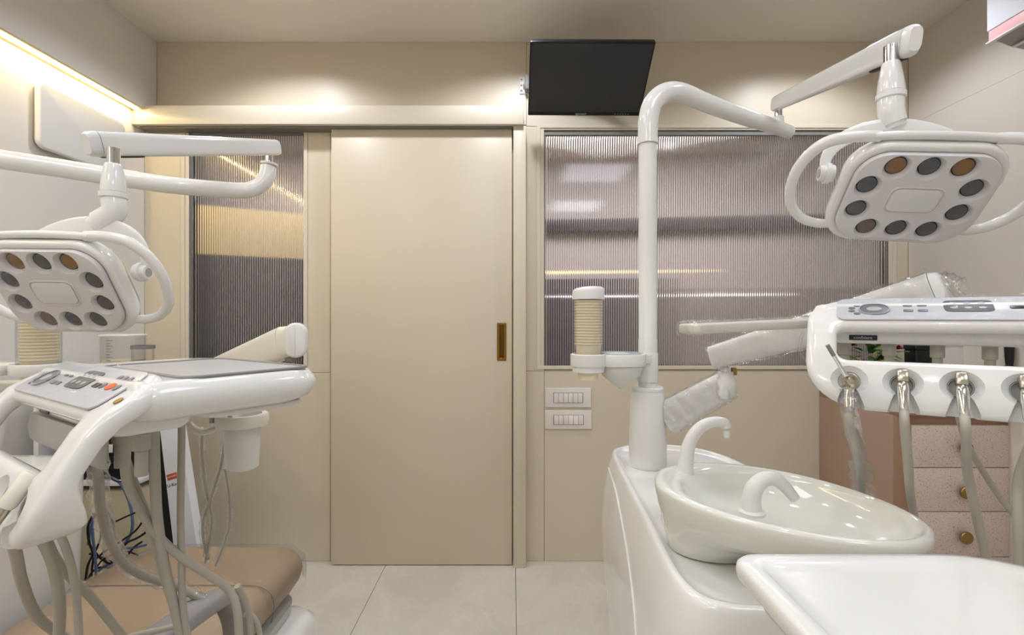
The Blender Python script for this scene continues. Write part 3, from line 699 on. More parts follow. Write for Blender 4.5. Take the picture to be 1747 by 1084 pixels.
def console(K, label, insL=True):
    t = thing('delivery_console', label, 'dental console', tuple(K), -TH)
    A0, A1 = -.083, .252
    out = rrect(A0, A1, -TLEN, .0, [.072, .072, .045, .055], 10, 14)
    inn = rrect(-.045, .207, -.130, -.074, .014, 10, 14)
    fr = [0, .03, .1, .25, .5, .75, .9, .97, 1]
    N = len(out); rings = []
    for side_ in (0, 1):
        pass
    V = []; Fc = []; prof_n = []
    for i in range(N):
        o_ = Vector(out[i]); n_ = Vector(inn[i]); L = (o_ - n_).length; sec = []
        def thick(tv): q = min(max((tv - .12) / .05, 0), 1); return .02 + .026 * q * q * (3 - 2 * q)
        r = .009; ds = [0, .0012, .004, .009] + [.009 + (L - .018) * k / 6 for k in range(1, 6)] + [L - .009, L - .004, L - .0012, L]
        top = []
        for dd in ds:
            e = min(dd, L - dd); f_ = r - sqrt(max(0, r * r - max(0, r - e) ** 2)); p = n_.lerp(o_, dd / L); tv = -p.y
            top.append((p.x, tv, -f_))
        bot = []
        for dd in ds[::-1][1:-1]:
            e = min(dd, L - dd); f_ = r - sqrt(max(0, r * r - max(0, r - e) ** 2)); p = n_.lerp(o_, dd / L); tv = -p.y
            bot.append((p.x, tv, -thick(tv) + f_))
        sec = top + bot
        V += [mapp(*q) for q in sec]
    m = len(sec)
    for i in range(N):
        for j in range(m): Fc.append((i * m + j, i * m + (j + 1) % m, ((i + 1) % N) * m + (j + 1) % m, ((i + 1) % N) * m + j))
    ring = mesh_obj('instrument_frame', V, Fc, 'white_gloss', t, 50)
    # holder recesses cut into the frame
    cut = []
    for a in HOLES:
        p, n = prof_eval(.162); ax = Vector((0, n.x, n.y)).normalized(); ax2 = (ax + Vector((0, -.1, .35))).normalized()
        q = ax.to_track_quat('Z', 'X').to_matrix().to_4x4(); M0 = Matrix.Translation(Vector((a, p.x, p.y))) @ q
        v, f_ = lathe_geo([(.0125, -.016), (.0132, -.008), (.0205, -.0015), (.026, .004)], 28, M0)
        cut.append(mesh_obj('cut', v, f_, 'white_gloss', t))
        # notch widening towards the lip
        pl, nl = prof_eval(TLEN - .0005); lip = Vector((0, pl.x, pl.y)); nv = Vector((0, nl.x, nl.y)); pc = Vector((0, p.x, p.y)); X = Vector((a, 0, 0)); av = Vector((0, ax.y, ax.z))
        down = (lip - pc).normalized(); lip2 = lip + down * .012
        tri = []
        for (base, off, wd) in ((pc, .004, .004), (pc, -.014, .004), (lip2, -.016, .018), (lip2, .010, .024)): tri.append((base + av * off, wd))
        VV = [X + b_ + Vector((-w_, 0, 0)) for b_, w_ in tri] + [X + b_ + Vector((w_, 0, 0)) for b_, w_ in tri]
        cut.append(mesh_obj('cut', VV, [(0, 1, 2, 3), (7, 6, 5, 4), (0, 4, 5, 1), (1, 5, 6, 2), (2, 6, 7, 3), (3, 7, 4, 0)], 'white_gloss', t))
    boolean(ring, cut)
    for a in HOLES:
        p, n = prof_eval(.162); ax = Vector((0, n.x, n.y)).normalized(); q = ax.to_track_quat('Z', 'X').to_matrix().to_4x4()
        M0 = Matrix.Translation(Vector((a, p.x, p.y))) @ q
        v, f_ = lathe_geo([(.0, -.0158), (.0123, -.0158), (.0128, -.0092), (.0118, -.0090), (.0108, -.014), (0, -.014)], 24, M0); mesh_obj('holder_liner', v, f_, 'grey_insert', t, 40)
    # tray body
    def br(i, z_, belly=0): return zring(rrect(A0 + .004 + i, A1 - .002 - i, .004 + i * .6, .222 - i, [.02, .02, .05, .05], 8, 4), z_)
    adopt_local = loft('tray_body', [br(.035, -.0305), br(.014, -.029), br(.006, -.024), br(.001, -.015), br(-.001, -.006), br(.001, .0), br(.006, .009), br(.012, .0115), br(.016, .0115)], 'white_gloss', t, smooth=60)
    # raised arch where the frame meets the body
    pol = rrect(.008, .238, .05, .2, [.03, .008, .02, .02], 6)
    frame_ring('tray_rim', .006, .240, .048, .202, .004, .0115, .0145, 'mat_edge', t, Matrix.Identity(4), r=.018)
    slab('tray_mat', rrect(.0105, .2355, .0525, .1975, .015, 6), .0115, .0128, 'mat_grey', t, .0006)['label'] = 'grey silicone mat'
    # underside: mounting plate and hose sleeves
    loft('front_housing', [zring(rrect(-.062 + i_, .205 - i_, .0 + i_ * .7, .075 - i_, .016, 6), q_) for i_, q_ in ((.014, -.0480), (.004, -.046), (0, -.040), (0, -.0306))], 'white_gloss', t, smooth=60)
    slab('mounting_plate', rrect(-.04, .225, .08, .205, .02, 5), -.038, -.0307, 'white_satin', t, .003)
    for a in (-.035, .02, .075, .13, .185):
        lathe('hose_sleeve', [(0, -.0481), (.0085, -.0481), (.0085, -.066), (.0062, -.067), (.0062, -.094), (0, -.094)], 'hose_grey', t, (a, .03, .0), 16)
    box('brand_badge', -.03, .004, -.0014, -.0002, -.0425, -.035, 'black_plastic', t, bev=.0004, seg=1)
    text_obj('badge_text', 'confident', .006, 'text_light', t, Matrix.Translation((-.013, -.0015, -.0388)) @ Matrix.Rotation(pi / 2, 4, 'X'))
    # control panel
    MP = Matrix.Translation((0, 0, 0)) @ Matrix.Rotation(TT, 4, 'X')
    pan = slab('control_panel', rrect(-.045, .215, -.0265, .034, .012, 5), .0004, .0028, 'panel_grey', t, .0012, MP); pan['label'] = 'silver-grey keypad panel'
    z_ = .0029
    def el(name, a, c_, rx, ry, m, e=2., h=.0008, par=pan):
        pl = [(a + x, c_ + y) for x, y in circ(24, rx, ry, e)]; return slab(name, pl, z_, z_ + h, m, par, .0003, MP)
    el('jog_dial', 0, 0, .0185, .0145, 'button_grey', h=.0012)
    o = el('jog_dial_centre', 0, 0, .009, .006, 'button_ring', h=.0018)
    frame_ring('dial_ring', -.0185, .0185, -.0145, .0145, .0008, z_, z_ + .0018, 'button_ring', pan, MP, r=.0142)
    for (a, c_) in ((-.0205, .0118), (-.0265, .0045), (-.0268, -.004), (-.0205, -.0115)): el('round_button', a, c_, .0042, .0030, 'button_grey')
    for (a, c_) in ((.039, .011), (.055, .011), (.039, -.004), (.055, -.004)): el('square_button', a, c_, .0054, .0030, 'button_grey', 5)
    lcd = el('display_keypad', .1035, .0078, .0255, .0152, 'lcd', 6, .0009)
    for k in range(6):
        el2 = slab('keypad_symbol', [( .0885 + .0145 * (k % 3) + x, .0145 - .0125 * (k // 3) + y) for x, y in circ(16, .0042, .0028)], z_ + .001, z_ + .0013, 'button_ring', lcd, .0001, MP)
    el('usb_slot', .1515, .0035, .0075, .0035, 'bezel', 8)
    el('round_button', .1665, .0045, .0042, .0048, 'button_grey'); o = el('round_button', .184, .0052, .0085, .0055, 'orange'); o['label'] = 'orange button'
    el('round_button', .2005, .0052, .0040, .0046, 'button_grey')
    for a in (.1735, .1865, .2): el('round_button', a, .0185, .0042, .0045, 'button_grey')
    # lock stud on the right leg
    Ms = MP @ Matrix.Translation((.2345, -.008, .0003))
    v, f_ = lathe_geo([(0, 0), (.0045, 0), (.0045, .0012), (0, .0015)], 18, Ms); mesh_obj('lock_stud', v, f_, 'brass', t, 40)
    # crinkled protective film over the keypad
    bm = bmesh.new(); nx, ny = 60, 18; vs = []
    for i in range(nx + 1):
        for j in range(ny + 1):
            a = -.058 + .288 * i / nx; c_ = -.031 + .072 * j / ny
            h = .0052 + .0016 * sin(a * 90 + 3 * sin(c_ * 120)) + .0012 * sin(c_ * 260 + a * 50) + random.uniform(-.0004, .0004)
            if j == ny or i in (0, nx): h = .0035
            vs.append(bm.verts.new(MP @ Vector((a, c_, h))))
    for i in range(nx):
        for j in range(ny): k = i * (ny + 1) + j; bm.faces.new((vs[k], vs[k + ny + 1], vs[k + ny + 2], vs[k + 1]))
    bmo('protective_film', bm, 'film_clear', t, 60)['label'] = 'thin clear plastic film'
    return t
KR = Vector((.528, .727, EYE + .009)); KL = Vector((-.572, .615, EYE - .077))
conR = console(KR, 'white instrument console on the right with clear crinkled film, above the basin')
conL = console(KL, 'white instrument console on the left with a grey tray mat, above the brown chair')
o = loft('cover_flap', [zring(rrect(-.080, .150, b0_, b1_, .004, 3, 8), q_) for b0_, b1_, q_ in ((.006, .014, -.088), (.0, .012, -.082), (-.002, .012, -.066), (.0005, .014, -.0482))], 'base_grey', conL, smooth=60); o['label'] = 'light grey flap hanging under the tray front'
def cw_(K, a, b, z): return Matrix.Translation(K) @ (Matrix.Rotation(-TH, 4, 'Z') @ Vector((a, b, z)))

# ------------------------------------------------------------------ right dental unit: column body, pole, basin
def F_(e=0):
    pts = [(.276, 1.30), (.262, 1.1), (.255, .97), (.246, .85), (.24, .745), (.252, .685), (.285, .662), (.335, .656), (.43, .653), (.52, .66), (.59, .70), (.62, .80), (.625, 1.0), (.62, 1.2), (.60, 1.38), (.54, 1.48), (.45, 1.515), (.37, 1.515), (.31, 1.475), (.287, 1.42)]
    q = catmull([list(p) for p in pts + pts[:3]], 4); q = q[4:4 + 4 * len(pts)]
    return [(a, b) for a, b in q]
base = F_()
def ex(el_, ef, er=.01, eb=.01, dy=0):
    """spread the outline: el_ left, ef front, er right, eb back"""
    o = []
    for x, y in base:
        kx = min(max((.43 - x) / .19, -1), 1); ky = min(max((1.08 - y) / .43, -1), 1)
        o.append((x - (el_ * kx if kx > 0 else er * kx), y - (ef * ky if ky > 0 else eb * ky)))
    return o
U = thing('dental_unit', 'white dental unit on the right with tall pole, faucets and round basin', 'dental unit', (.43, 1.08, 0))
Z8 = .80
rings = [zring(ex(-.03, -.06, -.03), 0), zring(ex(-.015, -.04, -.02), .06), zring(ex(.012, .0, .0), .3), zring(ex(.034, .012), .5), zring(ex(.040, .016), .62), zring(ex(.030, .012), .70), zring(ex(.012, .005), .765), zring(ex(.003, .002, .0, .0), .790),
         zring(base, .7965), zring(shrink(base, .003), Z8), zring(shrink(base, .010), Z8), zring(shrink(base, .014), Z8 - .002), zring(shrink(base, .019), Z8 - .0075), zring(shrink(base, .030), Z8 - .0095), zring(shrink(base, .06), Z8 - .010)]
adopt(loft('body', rings, 'white_gloss', smooth=65), U)
sm = [(x, y) for x, y in ex(.0415, .0165)][0:20]
seam = [(.2035, 1.36, .735), (.2005, 1.20, .73), (.199, 1.05, .715), (.1985, .93, .685), (.199, .84, .64), (.201, .79, .58), (.205, .765, .5), (.216, .76, .4)]
# raised trim line following the flank
def flank(y, z):
    zz = [r[0].z for r in rings[:9]]; i = max(k for k in range(8) if zz[k] <= z); q = (z - zz[i]) / (zz[i + 1] - zz[i])
    best = min((abs(a.lerp(b, q).y - y), a.lerp(b, q).x, k) for k, (a, b) in enumerate(zip(rings[i], rings[i + 1])) if a.x < .36)
    k = best[2]; return rings[i][k].lerp(rings[i + 1][k], q)
adopt(tube('trim_line', [flank(y, z) + Vector((-.0005, 0, 0)) for x, y, z in ((0, 1.40, .76), (0, 1.28, .755), (0, 1.15, .74), (0, 1.0, .71), (0, .88, .665), (0, .80, .60), (0, .75, .52), (0, .73, .42), (0, .73, .3))], .0022, 'white_satin', None, circ(8), 4), U)
# pole sleeve, pole, clamp
px_, py_ = pole.x, pole.y
zt = Z8 - .0095
adopt(lathe('pole_sleeve', [(0, zt), (.0475, zt), (.049, zt + .01), (.049, zt + .05), (.0475, zt + .13), (.044, zt + .185), (.041, zt + .2), (0, zt + .2)], 'white_satin', None, (px_, py_, 0), 40), U)
adopt(lathe('sleeve_ring', [(0, zt + .2005), (.0415, zt + .2005), (.0415, zt + .207), (.038, zt + .211), (0, zt + .211)], 'white_satin', None, (px_, py_, 0), 40), U)
adopt(lathe('pole', [(0, zt + .2112), (.0245, zt + .2112), (.0245, EYE - .058), (.0238, EYE - .057), (.0238, EYE + .20), (.0235, EYE + .46), (0, EYE + .46)], 'white_satin', None, (px_, py_, 0), 32), U)
cz0 = P(0, 651, 640).z; cz1 = P(0, 602, 640).z
adopt(lathe('clamp', [(.0245, cz0), (.027, cz0), (.0275, cz0 + .002), (.0275, cz1 - .002), (.0265, cz1), (.0245, cz1)], 'white_gloss', None, (px_, py_, 0), 32), U)
# bracket: round ring for a tray and the cup holder
rc = P(1052, 605, 640); rc.y = py_ - .035
cc = P(998, 610, 640); cc.y = py_ - .06
o = adopt(loft('bracket_ring', [[Vector((rc.x + rr * .066 * cos(a), rc.y + rr * .058 * sin(a), z)) for a in [2 * pi * k / 40 for k in range(40)]] for rr, z in ((.86, cz1 - .03), (1.02, cz1 - .03), (1.04, cz1 - .026), (1.06, cz1 - .002), (1.04, cz1), (.9, cz1), (.86, cz1 - .004), (.86, cz1 - .03))], 'white_gloss', caps=(False, False)), U)
adopt(lathe('bracket_tray', [(.0, cz1 - .012), (.052, cz1 - .012), (.054, cz1 - .008), (.053, cz1 + .003), (.055, cz1 + .003), (.0565, cz1 - .010), (.052, cz1 - .015), (0, cz1 - .015)], 'panel_grey', None, (rc.x, rc.y, 0), 36), U)
adopt(lathe('clear_bowl', [(.0, cz1 - .092), (.006, cz1 - .091), (.05, cz1 - .055), (.056, cz1 - .031), (.054, cz1 - .031), (.048, cz1 - .054), (.005, cz1 - .088), (0, cz1 - .089)], 'frosted', None, (rc.x + .004, rc.y, 0), 36), U)
adopt(box('bracket_arm', rc.x + .04, px_ + .001, py_ - .035, py_ + .012, cz1 - .028, cz1 - .003, 'white_gloss', bev=.005), U)
adopt(lathe('cup_holder_base', [(0.028, cz1 - .03), (.0445, cz1 - .03), (.0455, cz1 - .028), (.0455, cz1 + .0), (.043, cz1 + .002), (.0405, cz1 + .0), (.0405, cz1 - .02), (.028, cz1 - .02)], 'white_gloss', None, (cc.x, cc.y, 0), 36), U)
adopt(lathe('cup_outlet', [(.036, cz1 - .045), (.0405, cz1 - .044), (.042, cz1 - .0303), (.039, cz1 - .0303), (.036, cz1 - .036)], 'white_gloss', None, (cc.x, cc.y, 0), 36), U)
ctop = P(0, 505, 640).z
adopt(lathe('cup_tube', [(.0385, cz1 - .019), (.0385, ctop), (.0375, ctop), (.0375, cz1 - .019)], 'film_soft', None, (cc.x, cc.y, 0), 36), U)
n_ = 36; rl = []
for rr, zz, k in ((.0402, -.008, 0), (.0402, -.006, 0), (.0402, .011, .4), (.0385, .0155, .4), (.032, .020, .35), (.018, .0235, .3), (.006, .0245, .3)):
    rl.append([Vector((cc.x + rr * cos(2 * pi * j / n_), cc.y + rr * sin(2 * pi * j / n_), ctop - .004 + zz + (k * .0085 * (1 + .8 * cos(2 * pi * j / n_)) * rr / .04))) for j in range(n_)])
adopt(loft('cup_tube_cap', rl, 'white_satin'), U)
cup_stack(cc.x, cc.y, cz1 - .064, ctop - .098, 'cream paper cup nested in the dispenser on the right pole', 'paper cups stacked in the right dispenser')

# basin
bx, by = .41, .80; ang = math.atan2(-.29, .237)
def egg(rx, ry, z, ox=0, oy=0, n=56, cut=0):
    o = []
    for k in range(n):
        a = 2 * pi * k / n; X = rx * cos(a); Y = ry * sin(a) * (1 - .10 * cos(a))
        X += ox; Y += oy
        o.append(Vector((bx + X * cos(ang) - Y * sin(ang), by + X * sin(ang) + Y * cos(ang), z)))
    return o
zr = .900
def rimz(ring, amt=0.0): return ring
prf = [(.068, .082, Z8 - .009, -.090), (.074, .088, Z8 - .006, -.088), (.083, .092, Z8 + .010, -.082), (.112, .104, Z8 + .030, -.062), (.152, .119, Z8 + .048, -.024), (.182, .132, zr - .038, .001), (.190, .1365, zr - .024, .007), (.1965, .1400, zr - .011, .011), (.1970, .1405, zr - .002, .011), (.1945, .1385, zr + .003, .0115), (.189, .134, zr + .0045, .013),
       (.176, .130, zr + .004, .021), (.166, .126, zr + .001, .027), (.161, .122, zr - .006, .030), (.150, .114, zr - .026, .031), (.120, .090, zr - .048, .028), (.06, .045, zr - .060, .025), (.015, .012, zr - .063, .02)]
BS = adopt(loft('basin', [egg(a, b, z, ox) for a, b, z, ox in prf], 'ceramic', smooth=60), U); BS['label'] = 'glazed oval basin'
def locb(X, Y, z): return Vector((bx + X * cos(ang) - Y * sin(ang), by + X * sin(ang) + Y * cos(ang), z))
dr_ = lathe('drain', [(0, 0), (.016, 0), (.016, .002), (.012, .003), (0, .002)], 'chrome', None, tuple(locb(.02, 0, zr - .0635)), 24); adopt(dr_, U)
# cup filler faucet (rear left) and bowl rinse faucet
s9 = 925.
fp = [P(1169, 813, s9), P(1170, 790, s9), P(1174, 765, s9), P(1184, 742, s9), P(1200, 726, s9), P(1220, 720, s9), P(1236, 722, s9), P(1240, 730, s9)]
adopt(tube('faucet', fp, [.0155, .0135, .0122, .0112, .0102, .0095, .0092, .0088], 'white_satin', None, circ(18), 6), U)['label'] = 'tall curved cup-filling faucet'
adopt(lathe('faucet_base', [(0, 0), (.020, 0), (.021, .003), (.0175, .008), (.0155, .010), (0, .010)], 'white_satin', None, tuple(P(1169, 817, s9)), 28), U)
adopt(lathe('nozzle', [(0, -.012), (.0055, -.012), (.0065, -.002), (.006, .002), (0, .002)], 'white_satin', None, tuple(P(1240, 736, s9) + Vector((0, 0, .0))), 16), U)
s10 = 1120.
fp = [P(1282, 872, s10), P(1282, 852, s10), P(1288, 832, s10), P(1304, 818, s10), P(1323, 818, s10), P(1340, 832, s10), P(1356, 851, s10)]
adopt(tube('rinse_faucet', fp, [.0150, .0135, .0130, .0115, .0105, .0092, .0078], 'white_satin', None, circ(18), 6), U)['label'] = 'short hooked bowl-rinsing faucet'
adopt(lathe('faucet_base', [(0, 0), (.019, 0), (.0195, .004), (.016, .007), (0, .007)], 'white_satin', None, tuple(P(1283, 877, s10)), 24), U)

# jointed support arms of the console, wrapped in film
def arm_box(name, p0, p1, h0, h1, wd, m, t, e=4):
    d = p1 - p0; side_ = d.cross(Vector((0, 0, 1))).normalized(); upv = side_.cross(d).normalized()
    k = 10; pts = [p0.lerp(p1, i / k) for i in range(k + 1)]; hh = [h0 + (h1 - h0) * i / k for i in range(k + 1)]
    return adopt(tube(name, pts, hh, m, None, circ(32, wd, 1, e), 2, tuple(upv), False), t)
def wrap(p0, p1, h0, h1, wd, t, seed=1, nseg=40, m='film'):
    rnd = random.Random(seed); d = p1 - p0; side_ = d.cross(Vector((0, 0, 1))).normalized(); upv = side_.cross(d).normalized(); V = []; Fc = []; n = 32
    ph = [rnd.uniform(0, 6) for _ in range(6)]
    for i in range(nseg + 1):
        q = i / nseg; c = p0 + d * q; hh = h0 + (h1 - h0) * q
        for j, (x, y) in enumerate(circ(n, wd, 1, 3.2)):
            a = 2 * pi * j / n; k = hh + .0035 + .0015 * sin(a * 3 + q * 30 + ph[0]) + .0012 * sin(q * 70 + ph[1] + a) + rnd.uniform(0, .0012)
            if q in (0, 1): k += .004 + .003 * sin(a * 5)
            V.append(c + side_ * (x * k + .003 * math.copysign(1, x) * (abs(x) > .1)) + upv * (y * k))
    for i in range(nseg):
        for j in range(n): Fc.append((i * n + j, i * n + (j + 1) % n, (i + 1) * n + (j + 1) % n, (i + 1) * n + j))
    o = adopt(mesh_obj('plastic_wrap', V, Fc, m, None, 60), t); o['label'] = 'crinkled clear plastic wrap'; return o
t = thing('support_arm', 'white jointed support arm wrapped in crinkled plastic, between pole and right console', 'support arm', (px_, py_, zt + .14))
L0 = Vector((px_ + .048, py_ - .012, P(0, 712, 644).z)); L1 = P(1243, 655, 700)
arm_box('lower_arm', L0, L1, .041, .033, .62, 'white_satin', t, 3.4); wrap(L0, L1, .041, .034, .62, t, 2)
adopt(lathe('arm_joint', [(0, -.035), (.020, -.035), (.0245, -.026), (.0245, .006), (.019, .018), (.017, .03), (0, .03)], 'white_satin', None, tuple(P(1238, 655, 700)), 28), t)
adopt(lathe('joint_pin', [(0, 0), (.013, 0), (.013, .018), (0, .018)], 'chrome', None, tuple(P(1238, 634, 700)), 20), t)['label'] = 'chrome joint pin'
adopt(lathe('lock_knob', [(0, 0), (.007, 0), (.0075, .014), (.005, .018), (0, .018)], 'brass', None, tuple(P(1252, 640, 700)), 16), t)['label'] = 'small brass knob'
Ua = P(1216, 610, 700); Ub = P(1598, 503, 960)
arm_box('upper_arm', Ua, Ub, .027, .041, .6, 'white_satin', t, 3.6); wrap(Ua, Ub, .027, .041, .6, t, 5, 60)
e = (Ub - Ua).normalized(); adopt(tube('arm_end_cap', [Ub + e * .001, Ub + e * .012, Ub + e * .018], [.041, .038, .03], 'white_satin', None, circ(32, .6, 1, 3), 3, tuple((e.cross(Vector((0, 0, 1)))).cross(e).normalized()), False), t)
# loose crumpled end of the wrap
rnd = random.Random(4); V = []; Fc = []
for i in range(15):
    for j in range(24):
        a = 2 * pi * j / 24; sd = e.cross(Vector((0, 0, 1))).normalized(); uv_ = sd.cross(e)
        r_ = .035 * (1 - .5 * (i / 14) ** 1.2); k = 1 + .22 * sin(a * 7 + i * 1.3) * (i / 14) + rnd.uniform(-.08, .08)
        V.append(Ub + e * (.016 + .0018 * i + .004 * sin(a * 3 + i)) + sd * (cos(a) * r_ * .65 * k) + uv_ * (sin(a) * r_ * k))
for i in range(14):
    for j in range(24): Fc.append((i * 24 + j, i * 24 + (j + 1) % 24, (i + 1) * 24 + (j + 1) % 24, (i + 1) * 24 + j))
adopt(mesh_obj('plastic_wrap', V, Fc, 'film', None, 60), t)['label'] = 'crumpled end of the clear wrap'

# thin swing tray at the left of the right console
ta = P(1186, 559, 1105); tb = P(1400, 549, 1015)
d = (tb - ta); d.z = 0; L = d.length; az = math.atan2(d.y, d.x)
t = thing('swing_tray', 'thin cream swing tray wrapped in clear film, left of the right console', 'tray', tuple(ta), az)
slope = math.atan2(tb.z - ta.z, L); Ms = Matrix.Rotation(-slope, 4, 'Y')
slab('tray', rrect(0, L, 0, .05, .012, 6), -.0105, .0050, 'cream_plastic', t, .0035, Ms)
V = []; Fc = []; nx, ny = 50, 24; rnd = random.Random(9)
per = rrect(-.003, L + .002, -.003, .053, .014, 6, 8); rr = []
for z_, i_ in ((-.0135, .0), (-.004, -.002), (.003, -.002), (.0085, .0), (.0095, .006), (.009, .012), (.0085, .018)):
    rr.append([Ms @ Vector((x, y, z_ + .0022 * sin(x * 160 + y * 90) + rnd.uniform(-.0008, .0008))) for x, y in inset(per, i_)])
loft('plastic_wrap', rr, 'film', t, (False, True))['label'] = 'crinkled clear plastic wrap'
adopt(tube('wrap_tail', [P(1371, 565, 1020), P(1366, 580, 1020), P(1364, 597, 1020), P(1368, 608, 1020), P(1376, 615, 1020)], [.002, .0025, .0022, .0022, .002], 'film', None, circ(8), 5), t)

# ------------------------------------------------------------------ instruments of the right console
def lp(K, a, tt, n_=0): return cw_(K, *mapp(a, tt, n_))
def straight_handpiece(K, a, label, hosepts, group):
    p = lp(K, a, .158, .002); ax = (Matrix.Rotation(-TH, 4, 'Z') @ Vector((0, -.38, -.92))).normalized()
    t = thing('handpiece_hose', label, 'dental handpiece', tuple(p), group=group)
    q = ax.to_track_quat('Z', 'Y').to_matrix().to_4x4()
    M0 = Matrix.Translation(p - ax * .012) @ q
    o = adopt(bmo('collar', box_bm(-.0058, .0058, -.0058, .0058, 0, .016, .0018, 2, M0), 'nickel', None, 40), t); o['label'] = 'squared nickel coupling'
    adopt(lathe('coupling', [(0, .0162), (.0048, .0162), (.0060, .019), (.0062, .024), (.0062, .05), (.0056, .053), (0, .053)], 'chrome', None, (0, 0, 0), 24, M0), t)['label'] = 'polished chrome coupling'
    e = M0 @ Vector((0, 0, .0535)); pts = [e, e + ax * .02] + [P(*h) for h in hosepts]
    adopt(tube('hose', pts, [.0052] * 2 + [.0056] * len(hosepts), 'hose_grey', None, circ(14), 8), t); return t
straight_handpiece(KR, HOLES[1], 'handpiece with grey hose in the second holder of the right console', [(1549, 790, 1260), (1554, 850, 1110), (1568, 920, 1000), (1600, 1080, 960)], 'handpieces hanging in the right console')
straight_handpiece(KR, HOLES[2], 'handpiece with grey hose in the third holder of the right console', [(1650, 800, 1280), (1664, 870, 1250), (1684, 960, 1220), (1715, 1100, 1200)], 'handpieces hanging in the right console')
straight_handpiece(KR, HOLES[3], 'handpiece with grey hose in the fourth holder, at the right frame edge', [(1738, 820, 1400), (1738, 900, 1400), (1740, 1000, 1380), (1745, 1100, 1380)], 'handpieces hanging in the right console')
hose_thing('hose', 'thin grey hose running diagonally behind the right console hoses', 'hose', [(1630, 690, 1100), (1645, 745, 1090), (1662, 780, 1080), (1700, 840, 1070), (1735, 885, 1080), (1765, 915, 1090)], .0045)
# three-way syringe in the first holder
p = lp(KR, HOLES[0], .160, .0); ax = (Matrix.Rotation(-TH, 4, 'Z') @ Vector((0, -.33, -.94))).normalized()
t = thing('air_water_syringe', 'chrome air water syringe with thin angled nozzle in the first holder', 'dental syringe', tuple(p))
q = ax.to_track_quat('Z', 'Y').to_matrix().to_4x4(); M0 = Matrix.Translation(p - ax * .004) @ q
hd0 = p - ax * .004
hdd = P(1449, 650, F / hd0.y * 1.06)
o = adopt(tube('handle', [hdd, hdd.lerp(hd0, .5) + Vector((0, -.004, 0)), hd0 + ax * .012, hd0 + ax * .045], [.0080, .0070, .0062, .0058], 'chrome', None, circ(20), 5), t)
sN = F / hdd.y
adopt(tube('head', [P(1443, 644, sN), P(1449, 652, sN), P(1454, 659, sN)], [.010, .0118, .0095], 'nickel', None, circ(16, 1, .8, 3), 4), t)['label'] = 'nickel head with two buttons'
for (bx_, by_) in ((1445, 657), (1456, 655)):
    adopt(lathe('button', [(0, -.004), (.0045, -.004), (.0045, .001), (.004, .002), (0, .002)], 'nickel', None, tuple(P(bx_, by_, sN * 1.012)), 16, Matrix.Rotation(pi / 2 - .5, 4, 'X')), t)
adopt(tube('nozzle', [P(1443, 642, sN), P(1430, 620, sN), P(1413, 592, sN)], [.0028, .0024, .0022], 'chrome', None, circ(10), 4), t)['label'] = 'thin chrome nozzle'
adopt(lathe('nozzle_tip', [(0, -.008), (.0026, -.008), (.0026, .008), (0, .008)], 'mat_edge', None, tuple(P(1417, 598, sN)), 12, (P(1413, 592, sN) - P(1430, 620, sN)).to_track_quat('Z', 'Y').to_matrix().to_4x4()), t)
e0 = hd0 + ax * .045; hz = [e0, e0 + ax * .02, P(1462, 770, 1180), P(1470, 830, 1010), P(1480, 900, 920), P(1500, 1000, 900)]
adopt(tube('hose', hz, .0052, 'hose_grey', None, circ(14), 6), t)
V = []; Fc = []; rnd = random.Random(3); cpts = catmull([list(v) for v in [hd0 + ax * .02, hd0 + ax * .05, P(1464, 770, 1180), P(1469, 810, 1060), P(1478, 865, 940)]], 10); n = 18
for i, c in enumerate(cpts):
    q = i / (len(cpts) - 1); R0 = .0095 + (.0055 if q > .62 else 0) + .002 * sin(i * 1.9) * (q > .6)
    for j in range(n):
        a = 2 * pi * j / n; k = R0 * (1 + .12 * sin(3 * a + i * .8)) + rnd.uniform(0, .0012); V.append(Vector(c) + Vector((cos(a) * k, sin(a) * k, 0)))
for i in range(len(cpts) - 1):
    for j in range(n): Fc.append((i * n + j, i * n + (j + 1) % n, (i + 1) * n + (j + 1) % n, (i + 1) * n + j))
adopt(mesh_obj('plastic_sleeve', V, Fc, 'film', None, 60), t)['label'] = 'crumpled clear sleeve'

# ------------------------------------------------------------------ foreground table
t = thing('instrument_table', 'glossy white rounded table top in the lower right foreground', 'table', (.41, .34, 0))
Yf = .567; hT = .267; zT = EYE - hT
tp_ = rrect(.246, .585, .10, Yf, [.05, .05, .10, .024], 12, 6)
def tr(i, z): return zring(shrink(tp_, i), z)
rings_ = [tr(.055, zT - .055), tr(.030, zT - .052), tr(.022, zT - .045), tr(.016, zT - .03), tr(.013, zT - .024), tr(.0045, zT - .022), tr(.001, zT - .018), tr(0, zT - .010), tr(.001, zT - .004), tr(.004, zT - .0006), tr(.010, zT), tr(.019, zT), tr(.022, zT - .0012), tr(.026, zT - .003), tr(.04, zT - .0035)]
adopt(loft('top', rings_, 'white_gloss', smooth=60), t)
adopt(lathe('column', [(0, .05), (.03, .05), (.028, zT - .0555), (0, zT - .0555)], 'white_satin', None, (.42, .33, 0)), t)
adopt(lathe('foot', [(0, 0), (.15, 0), (.155, .01), (.12, .03), (.04, .0498), (0, .0498)], 'white_satin', None, (.42, .33, 0), 40), t)

